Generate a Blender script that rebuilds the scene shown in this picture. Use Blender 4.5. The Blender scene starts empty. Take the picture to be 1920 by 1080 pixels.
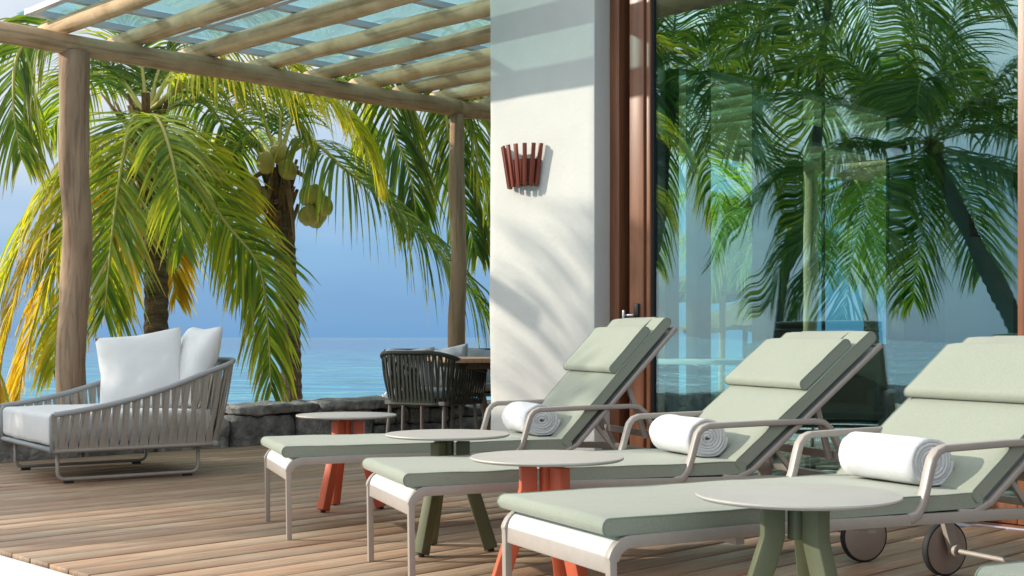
import bpy, bmesh, math, random
from mathutils import Vector, Matrix, noise
random.seed(7)
R = math.radians
sc = bpy.context.scene
col = sc.collection

# ------------------------------------------------------------------ camera
F = 2450.0; HC = 0.93; HY = 633.0
cam_d = bpy.data.cameras.new("camera"); cam = bpy.data.objects.new("camera", cam_d); col.objects.link(cam)
cam.location = (0, 0, HC); cam.rotation_euler = (R(90), 0, 0)
cam_d.sensor_width = 36; cam_d.lens = F/1920*36; cam_d.shift_y = (HY-540)/1920
cam_d.clip_start = 0.05; cam_d.clip_end = 20000
cam_d.dof.use_dof = True; cam_d.dof.focus_distance = 5.2; cam_d.dof.aperture_fstop = 16
sc.camera = cam

# ------------------------------------------------------------------ light
SUN_EL = 23.0; SUN_DIR = Vector((1.0, -0.07, 0)).normalized()          # horizontal travel of the light
world = bpy.data.worlds.new("World"); sc.world = world; world.use_nodes = True
nt = world.node_tree; nt.nodes.clear()
wo = nt.nodes.new("ShaderNodeOutputWorld"); bg = nt.nodes.new("ShaderNodeBackground")
sky = nt.nodes.new("ShaderNodeTexSky"); sky.sky_type = 'NISHITA'; sky.sun_disc = False
sky.sun_elevation = R(SUN_EL); sky.sun_rotation = math.atan2(-SUN_DIR.x, -SUN_DIR.y)
sky.air_density = 1.2; sky.dust_density = 1.0
SKY_S = 0.10
tc = nt.nodes.new("ShaderNodeTexCoord"); sep = nt.nodes.new("ShaderNodeSeparateXYZ")
nt.links.new(tc.outputs['Generated'], sep.inputs[0])
nz = nt.nodes.new("ShaderNodeTexNoise"); nz.inputs['Scale'].default_value = 2.2; nz.inputs['Detail'].default_value = 6
mp = nt.nodes.new("ShaderNodeMapping"); mp.inputs['Scale'].default_value = (1, 1, 3.2)
nt.links.new(tc.outputs['Generated'], mp.inputs[0]); nt.links.new(mp.outputs[0], nz.inputs['Vector'])
ad = nt.nodes.new("ShaderNodeMath"); ad.operation = 'MULTIPLY_ADD'; ad.inputs[1].default_value = 0.32; ad.inputs[2].default_value = -0.155
nt.links.new(nz.outputs['Fac'], ad.inputs[0])
ad2 = nt.nodes.new("ShaderNodeMath"); ad2.operation = 'ADD'
nt.links.new(sep.outputs['Z'], ad2.inputs[0]); nt.links.new(ad.outputs[0], ad2.inputs[1])
cr = nt.nodes.new("ShaderNodeValToRGB")                                 # hazy blue bank over the sea, brighter veil above it
el = cr.color_ramp.elements
el[0].position = 0.0; el[0].color = (0.155, 0.415, 0.79, 1)
el[1].position = 0.62; el[1].color = (1.10, 1.15, 1.22, 1)
for p, c in ((0.07, (0.23, 0.50, 0.87, 1)), (0.14, (0.50, 0.68, 0.94, 1)), (0.20, (0.86, 0.92, 1.0, 1)), (0.34, (1.22, 1.26, 1.30, 1))):
    e = el.new(p); e.color = c
nt.links.new(ad2.outputs[0], cr.inputs[0])
sc_n = nt.nodes.new("ShaderNodeVectorMath"); sc_n.operation = 'SCALE'; sc_n.inputs['Scale'].default_value = 1.0/SKY_S*0.92
nt.links.new(cr.outputs[0], sc_n.inputs[0])
mx = nt.nodes.new("ShaderNodeMix"); mx.data_type = 'RGBA'; mx.inputs[0].default_value = 0.8
nt.links.new(sky.outputs[0], mx.inputs[6]); nt.links.new(sc_n.outputs[0], mx.inputs[7])
dt = nt.nodes.new("ShaderNodeVectorMath"); dt.operation = 'DOT_PRODUCT'; dt.inputs[1].default_value = (-SUN_DIR.x, -SUN_DIR.y, 0.25)
nt.links.new(tc.outputs['Generated'], dt.inputs[0])
mxx = nt.nodes.new("ShaderNodeMath"); mxx.operation = 'MAXIMUM'; mxx.inputs[1].default_value = 0; nt.links.new(dt.outputs['Value'], mxx.inputs[0])
pw_ = nt.nodes.new("ShaderNodeMath"); pw_.operation = 'POWER'; pw_.inputs[1].default_value = 5; nt.links.new(mxx.outputs[0], pw_.inputs[0])
el_ = nt.nodes.new("ShaderNodeMapRange"); el_.interpolation_type = 'SMOOTHSTEP'; el_.inputs[1].default_value = .12; el_.inputs[2].default_value = .40; nt.links.new(ad2.outputs[0], el_.inputs[0])
gl_ = nt.nodes.new("ShaderNodeMath"); gl_.operation = 'MULTIPLY'; nt.links.new(pw_.outputs[0], gl_.inputs[0]); nt.links.new(el_.outputs[0], gl_.inputs[1])
gs_ = nt.nodes.new("ShaderNodeVectorMath"); gs_.operation = 'SCALE'; gs_.inputs[0].default_value = (22, 23.5, 25); nt.links.new(gl_.outputs[0], gs_.inputs['Scale'])
ga_ = nt.nodes.new("ShaderNodeVectorMath"); ga_.operation = 'ADD'; nt.links.new(mx.outputs[2], ga_.inputs[0]); nt.links.new(gs_.outputs[0], ga_.inputs[1])
nt.links.new(ga_.outputs[0], bg.inputs[0]); bg.inputs[1].default_value = SKY_S
nt.links.new(bg.outputs[0], wo.inputs[0])
sd = bpy.data.lights.new("sun", 'SUN'); sd.energy = 4.1; sd.angle = R(0.6); sd.color = (1.0, 0.92, 0.79)
sun = bpy.data.objects.new("sun", sd); col.objects.link(sun)
trav = Vector((SUN_DIR.x*math.cos(R(SUN_EL)), SUN_DIR.y*math.cos(R(SUN_EL)), -math.sin(R(SUN_EL))))
sun.rotation_euler = trav.to_track_quat('-Z', 'Y').to_euler()
sc.view_settings.view_transform = 'Standard'; sc.view_settings.look = 'None'
sc.view_settings.exposure = 0.12; sc.view_settings.gamma = 1.0; sc.view_settings.use_curve_mapping = False
sc.render.engine = 'CYCLES'
sc.cycles.max_bounces = 9; sc.cycles.transparent_max_bounces = 24; sc.cycles.glossy_bounces = 4
sc.cycles.transmission_bounces = 6; sc.cycles.diffuse_bounces = 4
sc.cycles.use_denoising = True
sc.cycles.caustics_reflective = False; sc.cycles.caustics_refractive = False

# ------------------------------------------------------------------ helpers
CA, SA = math.cos(R(44.4)), math.sin(R(44.4))
def uv(u, v, z=0.0): return Vector((CA*u - SA*v, SA*u + CA*v, z))         # building axes: u along the deck boards, v towards the sea
def px(x, y, d): return Vector(((x-960)/F*d, d, HC + (HY-y)/F*d))
GU = 6.25
def refl(x, y, d):                                                       # a place that is seen mirrored in the glass
    p = px(x, y, d); u = CA*p.x + SA*p.y
    return p + Vector((CA, SA, 0))*2*(GU-u)

def tag(o, label=None, cat=None, group=None, kind=None):
    if label: o['label'] = label
    if cat: o['category'] = cat
    if group: o['group'] = group
    if kind: o['kind'] = kind
    return o
def empty(name, loc=(0, 0, 0), rz=0.0, **k):
    o = bpy.data.objects.new(name, None); col.objects.link(o); o.location = loc; o.rotation_euler = (0, 0, rz)
    return tag(o, **k)
def link(name, me, mat, parent=None, loc=None, rot=None):
    if mat and len(me.materials) == 0: me.materials.append(mat)
    o = bpy.data.objects.new(name, me); col.objects.link(o)
    if parent: o.parent = parent
    if loc is not None: o.location = loc
    if rot is not None: o.rotation_euler = rot
    return o
class MB:
    def __init__(s): s.v = []; s.f = []; s.t = []
    def add(s, vs, fs):
        n = len(s.v); s.v += [tuple(p) for p in vs]; s.f += [tuple(i+n for i in f) for f in fs]
    def box(s, c, size, rot=None):
        hx, hy, hz = size[0]/2, size[1]/2, size[2]/2
        vs = [Vector((x, y, z)) for x in (-hx, hx) for y in (-hy, hy) for z in (-hz, hz)]
        if rot is not None: vs = [rot @ p for p in vs]
        c = Vector(c)
        s.add([p+c for p in vs], [(0, 1, 3, 2), (4, 6, 7, 5), (0, 4, 5, 1), (2, 3, 7, 6), (0, 2, 6, 4), (1, 5, 7, 3)])
    def uvbox(s, u0, u1, v0, v1, z0, z1):
        vs = [uv(u, v, z) for u in (u0, u1) for v in (v0, v1) for z in (z0, z1)]
        s.add(vs, [(0, 1, 3, 2), (4, 6, 7, 5), (0, 4, 5, 1), (2, 3, 7, 6), (0, 2, 6, 4), (1, 5, 7, 3)])
    def bar(s, a, b, w, h, up=Vector((0, 0, 1))):
        a, b = Vector(a), Vector(b); t = (b-a).normalized(); sd_ = t.cross(up)
        if sd_.length < 1e-3: sd_ = t.cross(Vector((0, 1, 0)))
        sd_.normalize(); n = sd_.cross(t)
        vs = [p + sd_*i*w/2 + n*j*h/2 for p in (a, b) for i, j in ((-1, -1), (1, -1), (1, 1), (-1, 1))]
        s.add(vs, [(0, 3, 2, 1), (4, 5, 6, 7), (0, 1, 5, 4), (1, 2, 6, 5), (2, 3, 7, 6), (3, 0, 4, 7)])
    def tube(s, pts, rad, n=8, cap=True, closed=False):
        pts = [Vector(p) for p in pts]; m = len(pts); rings = []
        prev = None
        for i, p in enumerate(pts):
            if closed: t = pts[(i+1) % m]-pts[i-1]
            else: t = pts[min(i+1, m-1)]-pts[max(i-1, 0)]
            t.normalize()
            if prev is None:
                a = t.cross(Vector((0, 0, 1)))
                if a.length < 1e-2: a = t.cross(Vector((0, 1, 0)))
            else: a = prev - t*prev.dot(t)
            a.normalize(); prev = a; b = t.cross(a)
            r = rad(i/(max(m-1, 1)), i) if callable(rad) else rad
            rings.append([p + (a*math.cos(2*math.pi*k/n)+b*math.sin(2*math.pi*k/n))*(r if not isinstance(r, (list, tuple)) else r[k]) for k in range(n)])
        vs = [q for rg in rings for q in rg]; fs = []
        last = m if closed else m-1
        for i in range(last):
            j = (i+1) % m
            for k in range(n):
                k2 = (k+1) % n
                fs.append((i*n+k, i*n+k2, j*n+k2, j*n+k))
        if cap and not closed:
            fs.append(tuple(range(n-1, -1, -1))); fs.append(tuple((m-1)*n+k for k in range(n)))
        s.add(vs, fs)
    def sweep(s, path, y0, y1, th):
        """flat bar bent in the x-z plane; path [(x,z)], spans y0..y1, thickness th (number or function)"""
        P = [Vector((a, 0, b)) for a, b in path]; m = len(P); vs = []
        for i, p in enumerate(P):
            t = (P[min(i+1, m-1)]-P[max(i-1, 0)]).normalized(); n = Vector((-t.z, 0, t.x))
            h = (th(i/(m-1)) if callable(th) else th)/2
            for yy, q in ((y0, -h), (y1, -h), (y1, h), (y0, h)): vs.append(Vector((p.x, yy, p.z)) + n*q)
        fs = [(0, 1, 2, 3), tuple((m-1)*4+k for k in (3, 2, 1, 0))]
        for i in range(m-1):
            for k in range(4): fs.append((i*4+k, (i+1)*4+k, (i+1)*4+(k+1) % 4, i*4+(k+1) % 4))
        s.add(vs, fs)
    def mesh(s, name, smooth=False, bevel=0, seg=2, angle=35, wn=False):
        me = bpy.data.meshes.new(name); me.from_pydata(s.v, [], s.f); me.update()
        bm = bmesh.new(); bm.from_mesh(me)
        bmesh.ops.recalc_face_normals(bm, faces=bm.faces)
        if bevel:
            ed = [e for e in bm.edges if len(e.link_faces) == 2 and e.calc_face_angle(0) > R(angle)]
            bmesh.ops.bevel(bm, geom=ed, offset=bevel, segments=seg, profile=0.5, affect='EDGES', clamp_overlap=True)
        bm.to_mesh(me); bm.free()
        if smooth or bevel:
            me.shade_smooth()
            if angle and not smooth == 'all': me.set_sharp_from_angle(angle=R(angle if not bevel else 50))
        return me
    def build(s, name, mat, parent=None, loc=None, rot=None, **k):
        return link(name, s.mesh(name, **k), mat, parent, loc, rot)
def kids(o): return [c for c in bpy.data.objects if c.parent == o]
def copy_tree(o, parent=None):
    cs = kids(o); c = o.copy(); col.objects.link(c); c.parent = parent
    for ch in cs: copy_tree(ch, c)
    return c
def arc(cx, cz, r, a0, a1, n=6): return [(cx+r*math.cos(R(a0+(a1-a0)*i/n)), cz+r*math.sin(R(a0+(a1-a0)*i/n))) for i in range(n+1)]
def crom(P, n):
    P = [Vector(p) for p in P]; Q = [P[0]*2-P[1]] + P + [P[-1]*2-P[-2]]; out = []
    segs = len(P)-1
    for i in range(n+1):
        g = i/n*segs; k = min(int(g), segs-1); t = g-k
        a, b, c, d = Q[k], Q[k+1], Q[k+2], Q[k+3]
        out.append(0.5*((2*b) + (c-a)*t + (2*a-5*b+4*c-d)*t*t + (3*b-a-3*c+d)*t**3))
    return out

# ------------------------------------------------------------------ materials
def mat(name, base=(.5, .5, .5), rough=.6, metal=0.0, spec=.4):
    m = bpy.data.materials.new(name); m.use_nodes = True; b = m.node_tree.nodes['Principled BSDF']
    b.inputs['Base Color'].default_value = (*base, 1); b.inputs['Roughness'].default_value = rough
    b.inputs['Metallic'].default_value = metal; b.inputs['Specular IOR Level'].default_value = spec
    return m
def vary(m, c1, c2, scale=5, detail=5, stretch=(1, 1, 1), bump=0.0, bscale=None, coords='Object', dist=0.01, rnd=None, rough=None):
    """mottled colour between c1 and c2, optional bump, optional per-object tone (rnd = (dark, light))"""
    n = m.node_tree; b = n.nodes['Principled BSDF']
    t = n.nodes.new("ShaderNodeTexCoord"); mp_ = n.nodes.new("ShaderNodeMapping"); mp_.inputs['Scale'].default_value = stretch
    n.links.new(t.outputs[coords], mp_.inputs[0])
    src = mp_.outputs[0]
    if rnd:
        oi = n.nodes.new("ShaderNodeObjectInfo"); va = n.nodes.new("ShaderNodeVectorMath"); va.operation = 'MULTIPLY_ADD'
        va.inputs[1].default_value = (37, 61, 23); n.links.new(oi.outputs['Random'], va.inputs[0]); n.links.new(src, va.inputs[2]); src = va.outputs[0]
    z = n.nodes.new("ShaderNodeTexNoise"); z.inputs['Scale'].default_value = scale; z.inputs['Detail'].default_value = detail; z.inputs['Roughness'].default_value = .62
    n.links.new(src, z.inputs['Vector'])
    c = n.nodes.new("ShaderNodeValToRGB"); c.color_ramp.elements[0].position = .3; c.color_ramp.elements[1].position = .72
    c.color_ramp.elements[0].color = (*c1, 1); c.color_ramp.elements[1].color = (*c2, 1)
    n.links.new(z.outputs['Fac'], c.inputs[0]); out = c.outputs[0]
    if rnd:
        mr = n.nodes.new("ShaderNodeMapRange"); mr.inputs[3].default_value = rnd[0]; mr.inputs[4].default_value = rnd[1]
        n.links.new(oi.outputs['Random'], mr.inputs[0])
        sm = n.nodes.new("ShaderNodeVectorMath"); sm.operation = 'SCALE'; n.links.new(out, sm.inputs[0]); n.links.new(mr.outputs[0], sm.inputs['Scale']); out = sm.outputs[0]
    n.links.new(out, b.inputs['Base Color'])
    if bump:
        z2 = n.nodes.new("ShaderNodeTexNoise"); z2.inputs['Scale'].default_value = bscale or scale*4; z2.inputs['Detail'].default_value = 4
        n.links.new(src, z2.inputs['Vector'])
        bp = n.nodes.new("ShaderNodeBump"); bp.inputs['Strength'].default_value = bump; bp.inputs['Distance'].default_value = dist
        n.links.new(z2.outputs['Fac'], bp.inputs['Height']); n.links.new(bp.outputs[0], b.inputs['Normal'])
    return m
M = {}
M['plaster'] = vary(mat('plaster', rough=.9, spec=.2), (.60, .59, .55), (.665, .655, .61), 2.2, 8, bump=.35, bscale=34, dist=.005)
M['metal'] = vary(mat('beige_metal', rough=.38, spec=.5), (.37, .325, .285), (.41, .36, .32), 20)
M['metal_dark'] = mat('grey_metal', (.17, .15, .145), .45)
M['sling'] = vary(mat('sling', rough=.55), (.66, .69, .69), (.73, .76, .76), 60)
def fabric(name, c1, c2, weave=700):
    m = mat(name, rough=.9, spec=.15); n = m.node_tree; b = n.nodes['Principled BSDF']
    vary(m, c1, c2, 230, 2)
    b.inputs['Sheen Weight'].default_value = .25; b.inputs['Sheen Roughness'].default_value = .5
    t = n.nodes.new("ShaderNodeTexCoord"); z = n.nodes.new("ShaderNodeTexNoise"); z.inputs['Scale'].default_value = 9; z.inputs['Detail'].default_value = 3
    z2 = n.nodes.new("ShaderNodeTexNoise"); z2.inputs['Scale'].default_value = weave
    n.links.new(t.outputs['Object'], z.inputs['Vector']); n.links.new(t.outputs['Object'], z2.inputs['Vector'])
    b1 = n.nodes.new("ShaderNodeBump"); b1.inputs['Strength'].default_value = .35; b1.inputs['Distance'].default_value = .012
    b2 = n.nodes.new("ShaderNodeBump"); b2.inputs['Strength'].default_value = .3; b2.inputs['Distance'].default_value = .001
    n.links.new(z.outputs['Fac'], b1.inputs['Height']); n.links.new(z2.outputs['Fac'], b2.inputs['Height'])
    n.links.new(b1.outputs[0], b2.inputs['Normal']); n.links.new(b2.outputs[0], b.inputs['Normal'])
    return m
M['sage'] = fabric('sage_fabric', (.265, .29, .228), (.325, .348, .282))
M['sage_pipe'] = mat('sage_piping', (.24, .29, .23), .85)
M['white_fabric'] = fabric('white_fabric', (.72, .71, .69), (.78, .77, .75))
M['grey_fabric'] = fabric('grey_fabric', (.30, .33, .36), (.36, .39, .42))
M['towel'] = mat('towel', rough=1, spec=.05); vary(M['towel'], (.74, .74, .76), (.81, .81, .82), 60, bump=.9, bscale=420, dist=.004)
M['towel'].node_tree.nodes['Principled BSDF'].inputs['Sheen Weight'].default_value = .4
M['tabletop'] = vary(mat('table_top', rough=.5), (.44, .415, .375), (.49, .46, .415), 7)
M['coral'] = vary(mat('coral_paint', rough=.42), (.60, .125, .06), (.66, .15, .075), 12)
M['olive'] = vary(mat('olive_paint', rough=.5), (.125, .137, .075), (.155, .168, .095), 12)
M['rubber'] = mat('rubber', (.02, .02, .022), .7)
M['wheel'] = vary(mat('wheel_disc', rough=.5), (.33, .265, .225), (.37, .30, .255), 18)
M['strap'] = vary(mat('strap_grey', rough=.8), (.33, .30, .26), (.39, .355, .31), 40)
M['rim'] = vary(mat('rim_grey', rough=.75), (.33, .345, .35), (.38, .395, .40), 90)
M['strap_dark'] = vary(mat('strap_dark', rough=.75), (.028, .032, .024), (.045, .05, .038), 60)
M['wood_log'] = mat('log_wood', rough=.78, spec=.25)
vary(M['wood_log'], (.33, .20, .115), (.60, .42, .27), 3.2, 8, (1, 1, .22), bump=.5, bscale=26, coords='Object', dist=.01, rnd=(.82, 1.12))
M['log_h'] = mat('log_wood_side', rough=.78, spec=.25)
vary(M['log_h'], (.46, .29, .155), (.76, .54, .33), 2.6, 8, (1, 1, 1.0), bump=.45, bscale=24, dist=.01, rnd=(.8, 1.15))
def knots(m, k=.35, sc_=3.0):
    n = m.node_tree; b = n.nodes['Principled BSDF']; src = b.inputs['Base Color'].links[0].from_socket
    t = n.nodes.new("ShaderNodeTexCoord"); mp_ = n.nodes.new("ShaderNodeMapping"); mp_.inputs['Scale'].default_value = (1, 1, .55); n.links.new(t.outputs['Object'], mp_.inputs[0])
    v = n.nodes.new("ShaderNodeTexVoronoi"); v.inputs['Scale'].default_value = sc_; n.links.new(mp_.outputs[0], v.inputs['Vector'])
    a = n.nodes.new("ShaderNodeMapRange"); a.inputs[1].default_value = .10; a.inputs[2].default_value = .24; a.inputs[3].default_value = k; a.inputs[4].default_value = 1; n.links.new(v.outputs['Distance'], a.inputs[0])
    mp2 = n.nodes.new("ShaderNodeMapping"); mp2.inputs['Scale'].default_value = (1, 1, .05); n.links.new(t.outputs['Object'], mp2.inputs[0])
    z = n.nodes.new("ShaderNodeTexNoise"); z.inputs['Scale'].default_value = 34; z.inputs['Detail'].default_value = 3; n.links.new(mp2.outputs[0], z.inputs['Vector'])
    c = n.nodes.new("ShaderNodeMapRange"); c.inputs[1].default_value = .36; c.inputs[2].default_value = .46; c.inputs[3].default_value = .72; c.inputs[4].default_value = 1; n.links.new(z.outputs['Fac'], c.inputs[0])
    mu = n.nodes.new("ShaderNodeMath"); mu.operation = 'MULTIPLY'; n.links.new(a.outputs[0], mu.inputs[0]); n.links.new(c.outputs[0], mu.inputs[1])
    s_ = n.nodes.new("ShaderNodeVectorMath"); s_.operation = 'SCALE'; n.links.new(src, s_.inputs[0]); n.links.new(mu.outputs[0], s_.inputs['Scale']); n.links.new(s_.outputs[0], b.inputs['Base Color'])
knots(M['wood_log']); knots(M['log_h'])
M['post_grey'] = mat('post_wood', rough=.82, spec=.2)
vary(M['post_grey'], (.25, .155, .095), (.52, .36, .24), 4, 8, (1.2, 1.2, .25), bump=.6, bscale=24, dist=.012)
knots(M['post_grey'], .45)
M['door_wood'] = mat('door_wood', rough=.38, spec=.5)
vary(M['door_wood'], (.16, .058, .028), (.28, .112, .052), 5, 7, (6, 6, .35), bump=.15, bscale=60, dist=.003)
M['dark_wood'] = vary(mat('dark_wood', rough=.5), (.045, .026, .014), (.08, .045, .024), 5, 6, (5, 5, .4))
M['sconce_wood'] = mat('sconce_wood', rough=.45); vary(M['sconce_wood'], (.15, .030, .017), (.24, .055, .03), 8, 5, (5, 5, .6))
M['alu'] = mat('alu_frame', (.56, .57, .66), .45)
M['black'] = mat('black_metal', (.015, .015, .016), .4)
M['steel'] = mat('steel', (.55, .55, .57), .3, 1.0)
M['white_paint'] = mat('white_paint', (.8, .8, .8), .4)
M['coping'] = vary(mat('coping', rough=.7), (.74, .74, .72), (.80, .80, .79), 6, bump=.1)
M['stone'] = mat('sea_stone', rough=.92, spec=.2)
vary(M['stone'], (.11, .105, .10), (.40, .39, .37), 9, 9, bump=.9, bscale=22, dist=.03, rnd=(.65, 1.2))
M['mortar'] = vary(mat('mortar', rough=.95), (.03, .028, .025), (.06, .056, .05), 14, bump=.5)
M['trunk'] = mat('palm_trunk', rough=.95, spec=.1)
vary(M['trunk'], (.055, .042, .033), (.24, .19, .145), 5, 8, (1, 1, 4), bump=.9, bscale=20, dist=.03)
M['fibre'] = vary(mat('palm_fibre', rough=1, spec=.05), (.09, .055, .03), (.26, .17, .09), 12, 6, (3, 3, .5), bump=.6)
M['coconut'] = vary(mat('coconut', rough=.5), (.24, .27, .05), (.45, .36, .10), 4)
M['rachis'] = mat('rachis', (.42, .40, .10), .5)
M['rachis_brown'] = vary(mat('rachis_brown', rough=.8), (.16, .10, .05), (.30, .20, .10), 6)
M['sand'] = vary(mat('sand', rough=1, spec=.1), (.45, .38, .28), (.55, .47, .36), 2, bump=.4)
M['thatch'] = mat('thatch', rough=1, spec=.05); vary(M['thatch'], (.16, .12, .07), (.34, .27, .17), 7, 6, (1, 1, 3), bump=.9, bscale=30, dist=.05)
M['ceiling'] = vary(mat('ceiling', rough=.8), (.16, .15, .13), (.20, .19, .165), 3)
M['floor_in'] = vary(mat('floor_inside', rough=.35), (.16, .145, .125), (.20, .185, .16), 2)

# deck boards: long grain, tone of each board its own
m = mat('deck_wood', rough=.62, spec=.3); n = m.node_tree; b = n.nodes['Principled BSDF']
t = n.nodes.new("ShaderNodeTexCoord"); oi = n.nodes.new("ShaderNodeObjectInfo")
va = n.nodes.new("ShaderNodeVectorMath"); va.operation = 'MULTIPLY_ADD'; va.inputs[1].default_value = (41, 17, 5)
n.links.new(oi.outputs['Random'], va.inputs[0]); n.links.new(t.outputs['Object'], va.inputs[2])
def nzs(scale, st, det=6):
    mp_ = n.nodes.new("ShaderNodeMapping"); mp_.inputs['Scale'].default_value = st; n.links.new(va.outputs[0], mp_.inputs[0])
    z = n.nodes.new("ShaderNodeTexNoise"); z.inputs['Scale'].default_value = scale; z.inputs['Detail'].default_value = det; z.inputs['Roughness'].default_value = .65
    n.links.new(mp_.outputs[0], z.inputs['Vector']); return z
g1 = nzs(6, (.22, 5, 1)); g2 = nzs(2.0, (.8, 2, 1), 4); g3 = nzs(30, (.15, 6, 1), 3)
c1 = n.nodes.new("ShaderNodeValToRGB"); c1.color_ramp.elements[0].position = .28; c1.color_ramp.elements[1].position = .74
c1.color_ramp.elements[0].color = (.24, .15, .085, 1); c1.color_ramp.elements[1].color = (.51, .38, .25, 1)
n.links.new(g1.outputs['Fac'], c1.inputs[0])
c2 = n.nodes.new("ShaderNodeValToRGB"); c2.color_ramp.elements[0].position = .35; c2.color_ramp.elements[1].position = .7
c2.color_ramp.elements[0].color = (.48, .26, .15, 1); c2.color_ramp.elements[1].color = (.50, .42, .31, 1)
n.links.new(g2.outputs['Fac'], c2.inputs[0])
c3 = n.nodes.new("ShaderNodeMix"); c3.data_type = 'RGBA'; c3.inputs[0].default_value = .55
n.links.new(c1.outputs[0], c3.inputs[6]); n.links.new(c2.outputs[0], c3.inputs[7])
mr = n.nodes.new("ShaderNodeMapRange"); mr.inputs[3].default_value = .70; mr.inputs[4].default_value = 1.0
n.links.new(oi.outputs['Random'], mr.inputs[0])
sm = n.nodes.new("ShaderNodeVectorMath"); sm.operation = 'SCALE'; n.links.new(c3.outputs[2], sm.inputs[0]); n.links.new(mr.outputs[0], sm.inputs['Scale'])
g4 = nzs(42, (.10, 3.2, 1), 5); m4 = n.nodes.new("ShaderNodeMapRange"); m4.inputs[1].default_value = .36; m4.inputs[2].default_value = .6; m4.inputs[3].default_value = .62; m4.inputs[4].default_value = 1.08
n.links.new(g4.outputs['Fac'], m4.inputs[0]); s4 = n.nodes.new("ShaderNodeVectorMath"); s4.operation = 'SCALE'; n.links.new(sm.outputs[0], s4.inputs[0]); n.links.new(m4.outputs[0], s4.inputs['Scale'])
n.links.new(s4.outputs[0], b.inputs['Base Color'])
bp = n.nodes.new("ShaderNodeBump"); bp.inputs['Strength'].default_value = .35; bp.inputs['Distance'].default_value = .003
n.links.new(g3.outputs['Fac'], bp.inputs['Height']); n.links.new(bp.outputs[0], b.inputs['Normal'])
M['deck'] = m

# sea water: small waves as relief and painted ripple streaks, turquoise towards the shore
def water(name, near, far, d0, d1, scale, strength, rough=.10, dist=.5):
    m = mat(name, near, rough, spec=.5); n = m.node_tree; b = n.nodes['Principled BSDF']
    b.inputs['IOR'].default_value = 1.33
    t = n.nodes.new("ShaderNodeTexCoord")
    ln = n.nodes.new("ShaderNodeVectorMath"); ln.operation = 'LENGTH'; n.links.new(t.outputs['Object'], ln.inputs[0])
    zc = n.nodes.new("ShaderNodeTexNoise"); zc.inputs['Scale'].default_value = .03; zc.inputs['Detail'].default_value = 4; n.links.new(t.outputs['Object'], zc.inputs['Vector'])
    mr = n.nodes.new("ShaderNodeMapRange"); mr.inputs[1].default_value = d0; mr.inputs[2].default_value = d1; n.links.new(ln.outputs['Value'], mr.inputs[0])
    ad_ = n.nodes.new("ShaderNodeMath"); ad_.operation = 'MULTIPLY_ADD'; ad_.inputs[1].default_value = .7; ad_.use_clamp = True
    n.links.new(zc.outputs['Fac'], ad_.inputs[0]); 
    sb = n.nodes.new("ShaderNodeMath"); sb.operation = 'SUBTRACT'; sb.inputs[1].default_value = .35; n.links.new(mr.outputs[0], sb.inputs[0]); n.links.new(sb.outputs[0], ad_.inputs[2])
    c = n.nodes.new("ShaderNodeMix"); c.data_type = 'RGBA'; c.inputs[6].default_value = (*near, 1); c.inputs[7].default_value = (*far, 1)
    mpw = n.nodes.new("ShaderNodeMapping"); mpw.inputs['Scale'].default_value = (.28, 1.0, 1); n.links.new(t.outputs['Object'], mpw.inputs[0])
    zw = n.nodes.new("ShaderNodeTexNoise"); zw.inputs['Scale'].default_value = .8; zw.inputs['Detail'].default_value = 6; zw.inputs['Roughness'].default_value = .6; n.links.new(mpw.outputs[0], zw.inputs['Vector'])
    rw = n.nodes.new("ShaderNodeMapRange"); rw.inputs[1].default_value = .33; rw.inputs[2].default_value = .66; rw.inputs[3].default_value = .45; rw.inputs[4].default_value = 1.5; n.links.new(zw.outputs['Fac'], rw.inputs[0])  # light and dark of the ripples put into the water colour
    sw_ = n.nodes.new("ShaderNodeVectorMath"); sw_.operation = 'SCALE'; n.links.new(c.outputs[2], sw_.inputs[0]); n.links.new(rw.outputs[0], sw_.inputs['Scale'])
    n.links.new(ad_.outputs[0], c.inputs[0]); n.links.new(sw_.outputs[0], b.inputs['Base Color'])
    mp1 = n.nodes.new("ShaderNodeMapping"); mp1.inputs['Scale'].default_value = (.55, 1.25, 1); n.links.new(t.outputs['Object'], mp1.inputs[0])
    last = None
    for s_, st in ((scale, strength), (scale*.27, strength), (scale*.06, strength*.8)):
        z = n.nodes.new("ShaderNodeTexNoise"); z.inputs['Scale'].default_value = s_; z.inputs['Detail'].default_value = 5; n.links.new(mp1.outputs[0], z.inputs['Vector'])
        q = n.nodes.new("ShaderNodeBump"); q.inputs['Strength'].default_value = st; q.inputs['Distance'].default_value = dist*scale/s_*.35
        n.links.new(z.outputs['Fac'], q.inputs['Height'])
        if last: n.links.new(last.outputs[0], q.inputs['Normal'])
        last = q
    n.links.new(last.outputs[0], b.inputs['Normal'])
    return m
M['sea'] = water('sea_water', (.05, .30, .36), (.045, .17, .30), 30, 260, .9, 1.0, .06, .9)
M['pool'] = water('pool_water', (.10, .40, .45), (.08, .36, .44), 5, 40, 3.0, .5, .05, .06)

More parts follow.
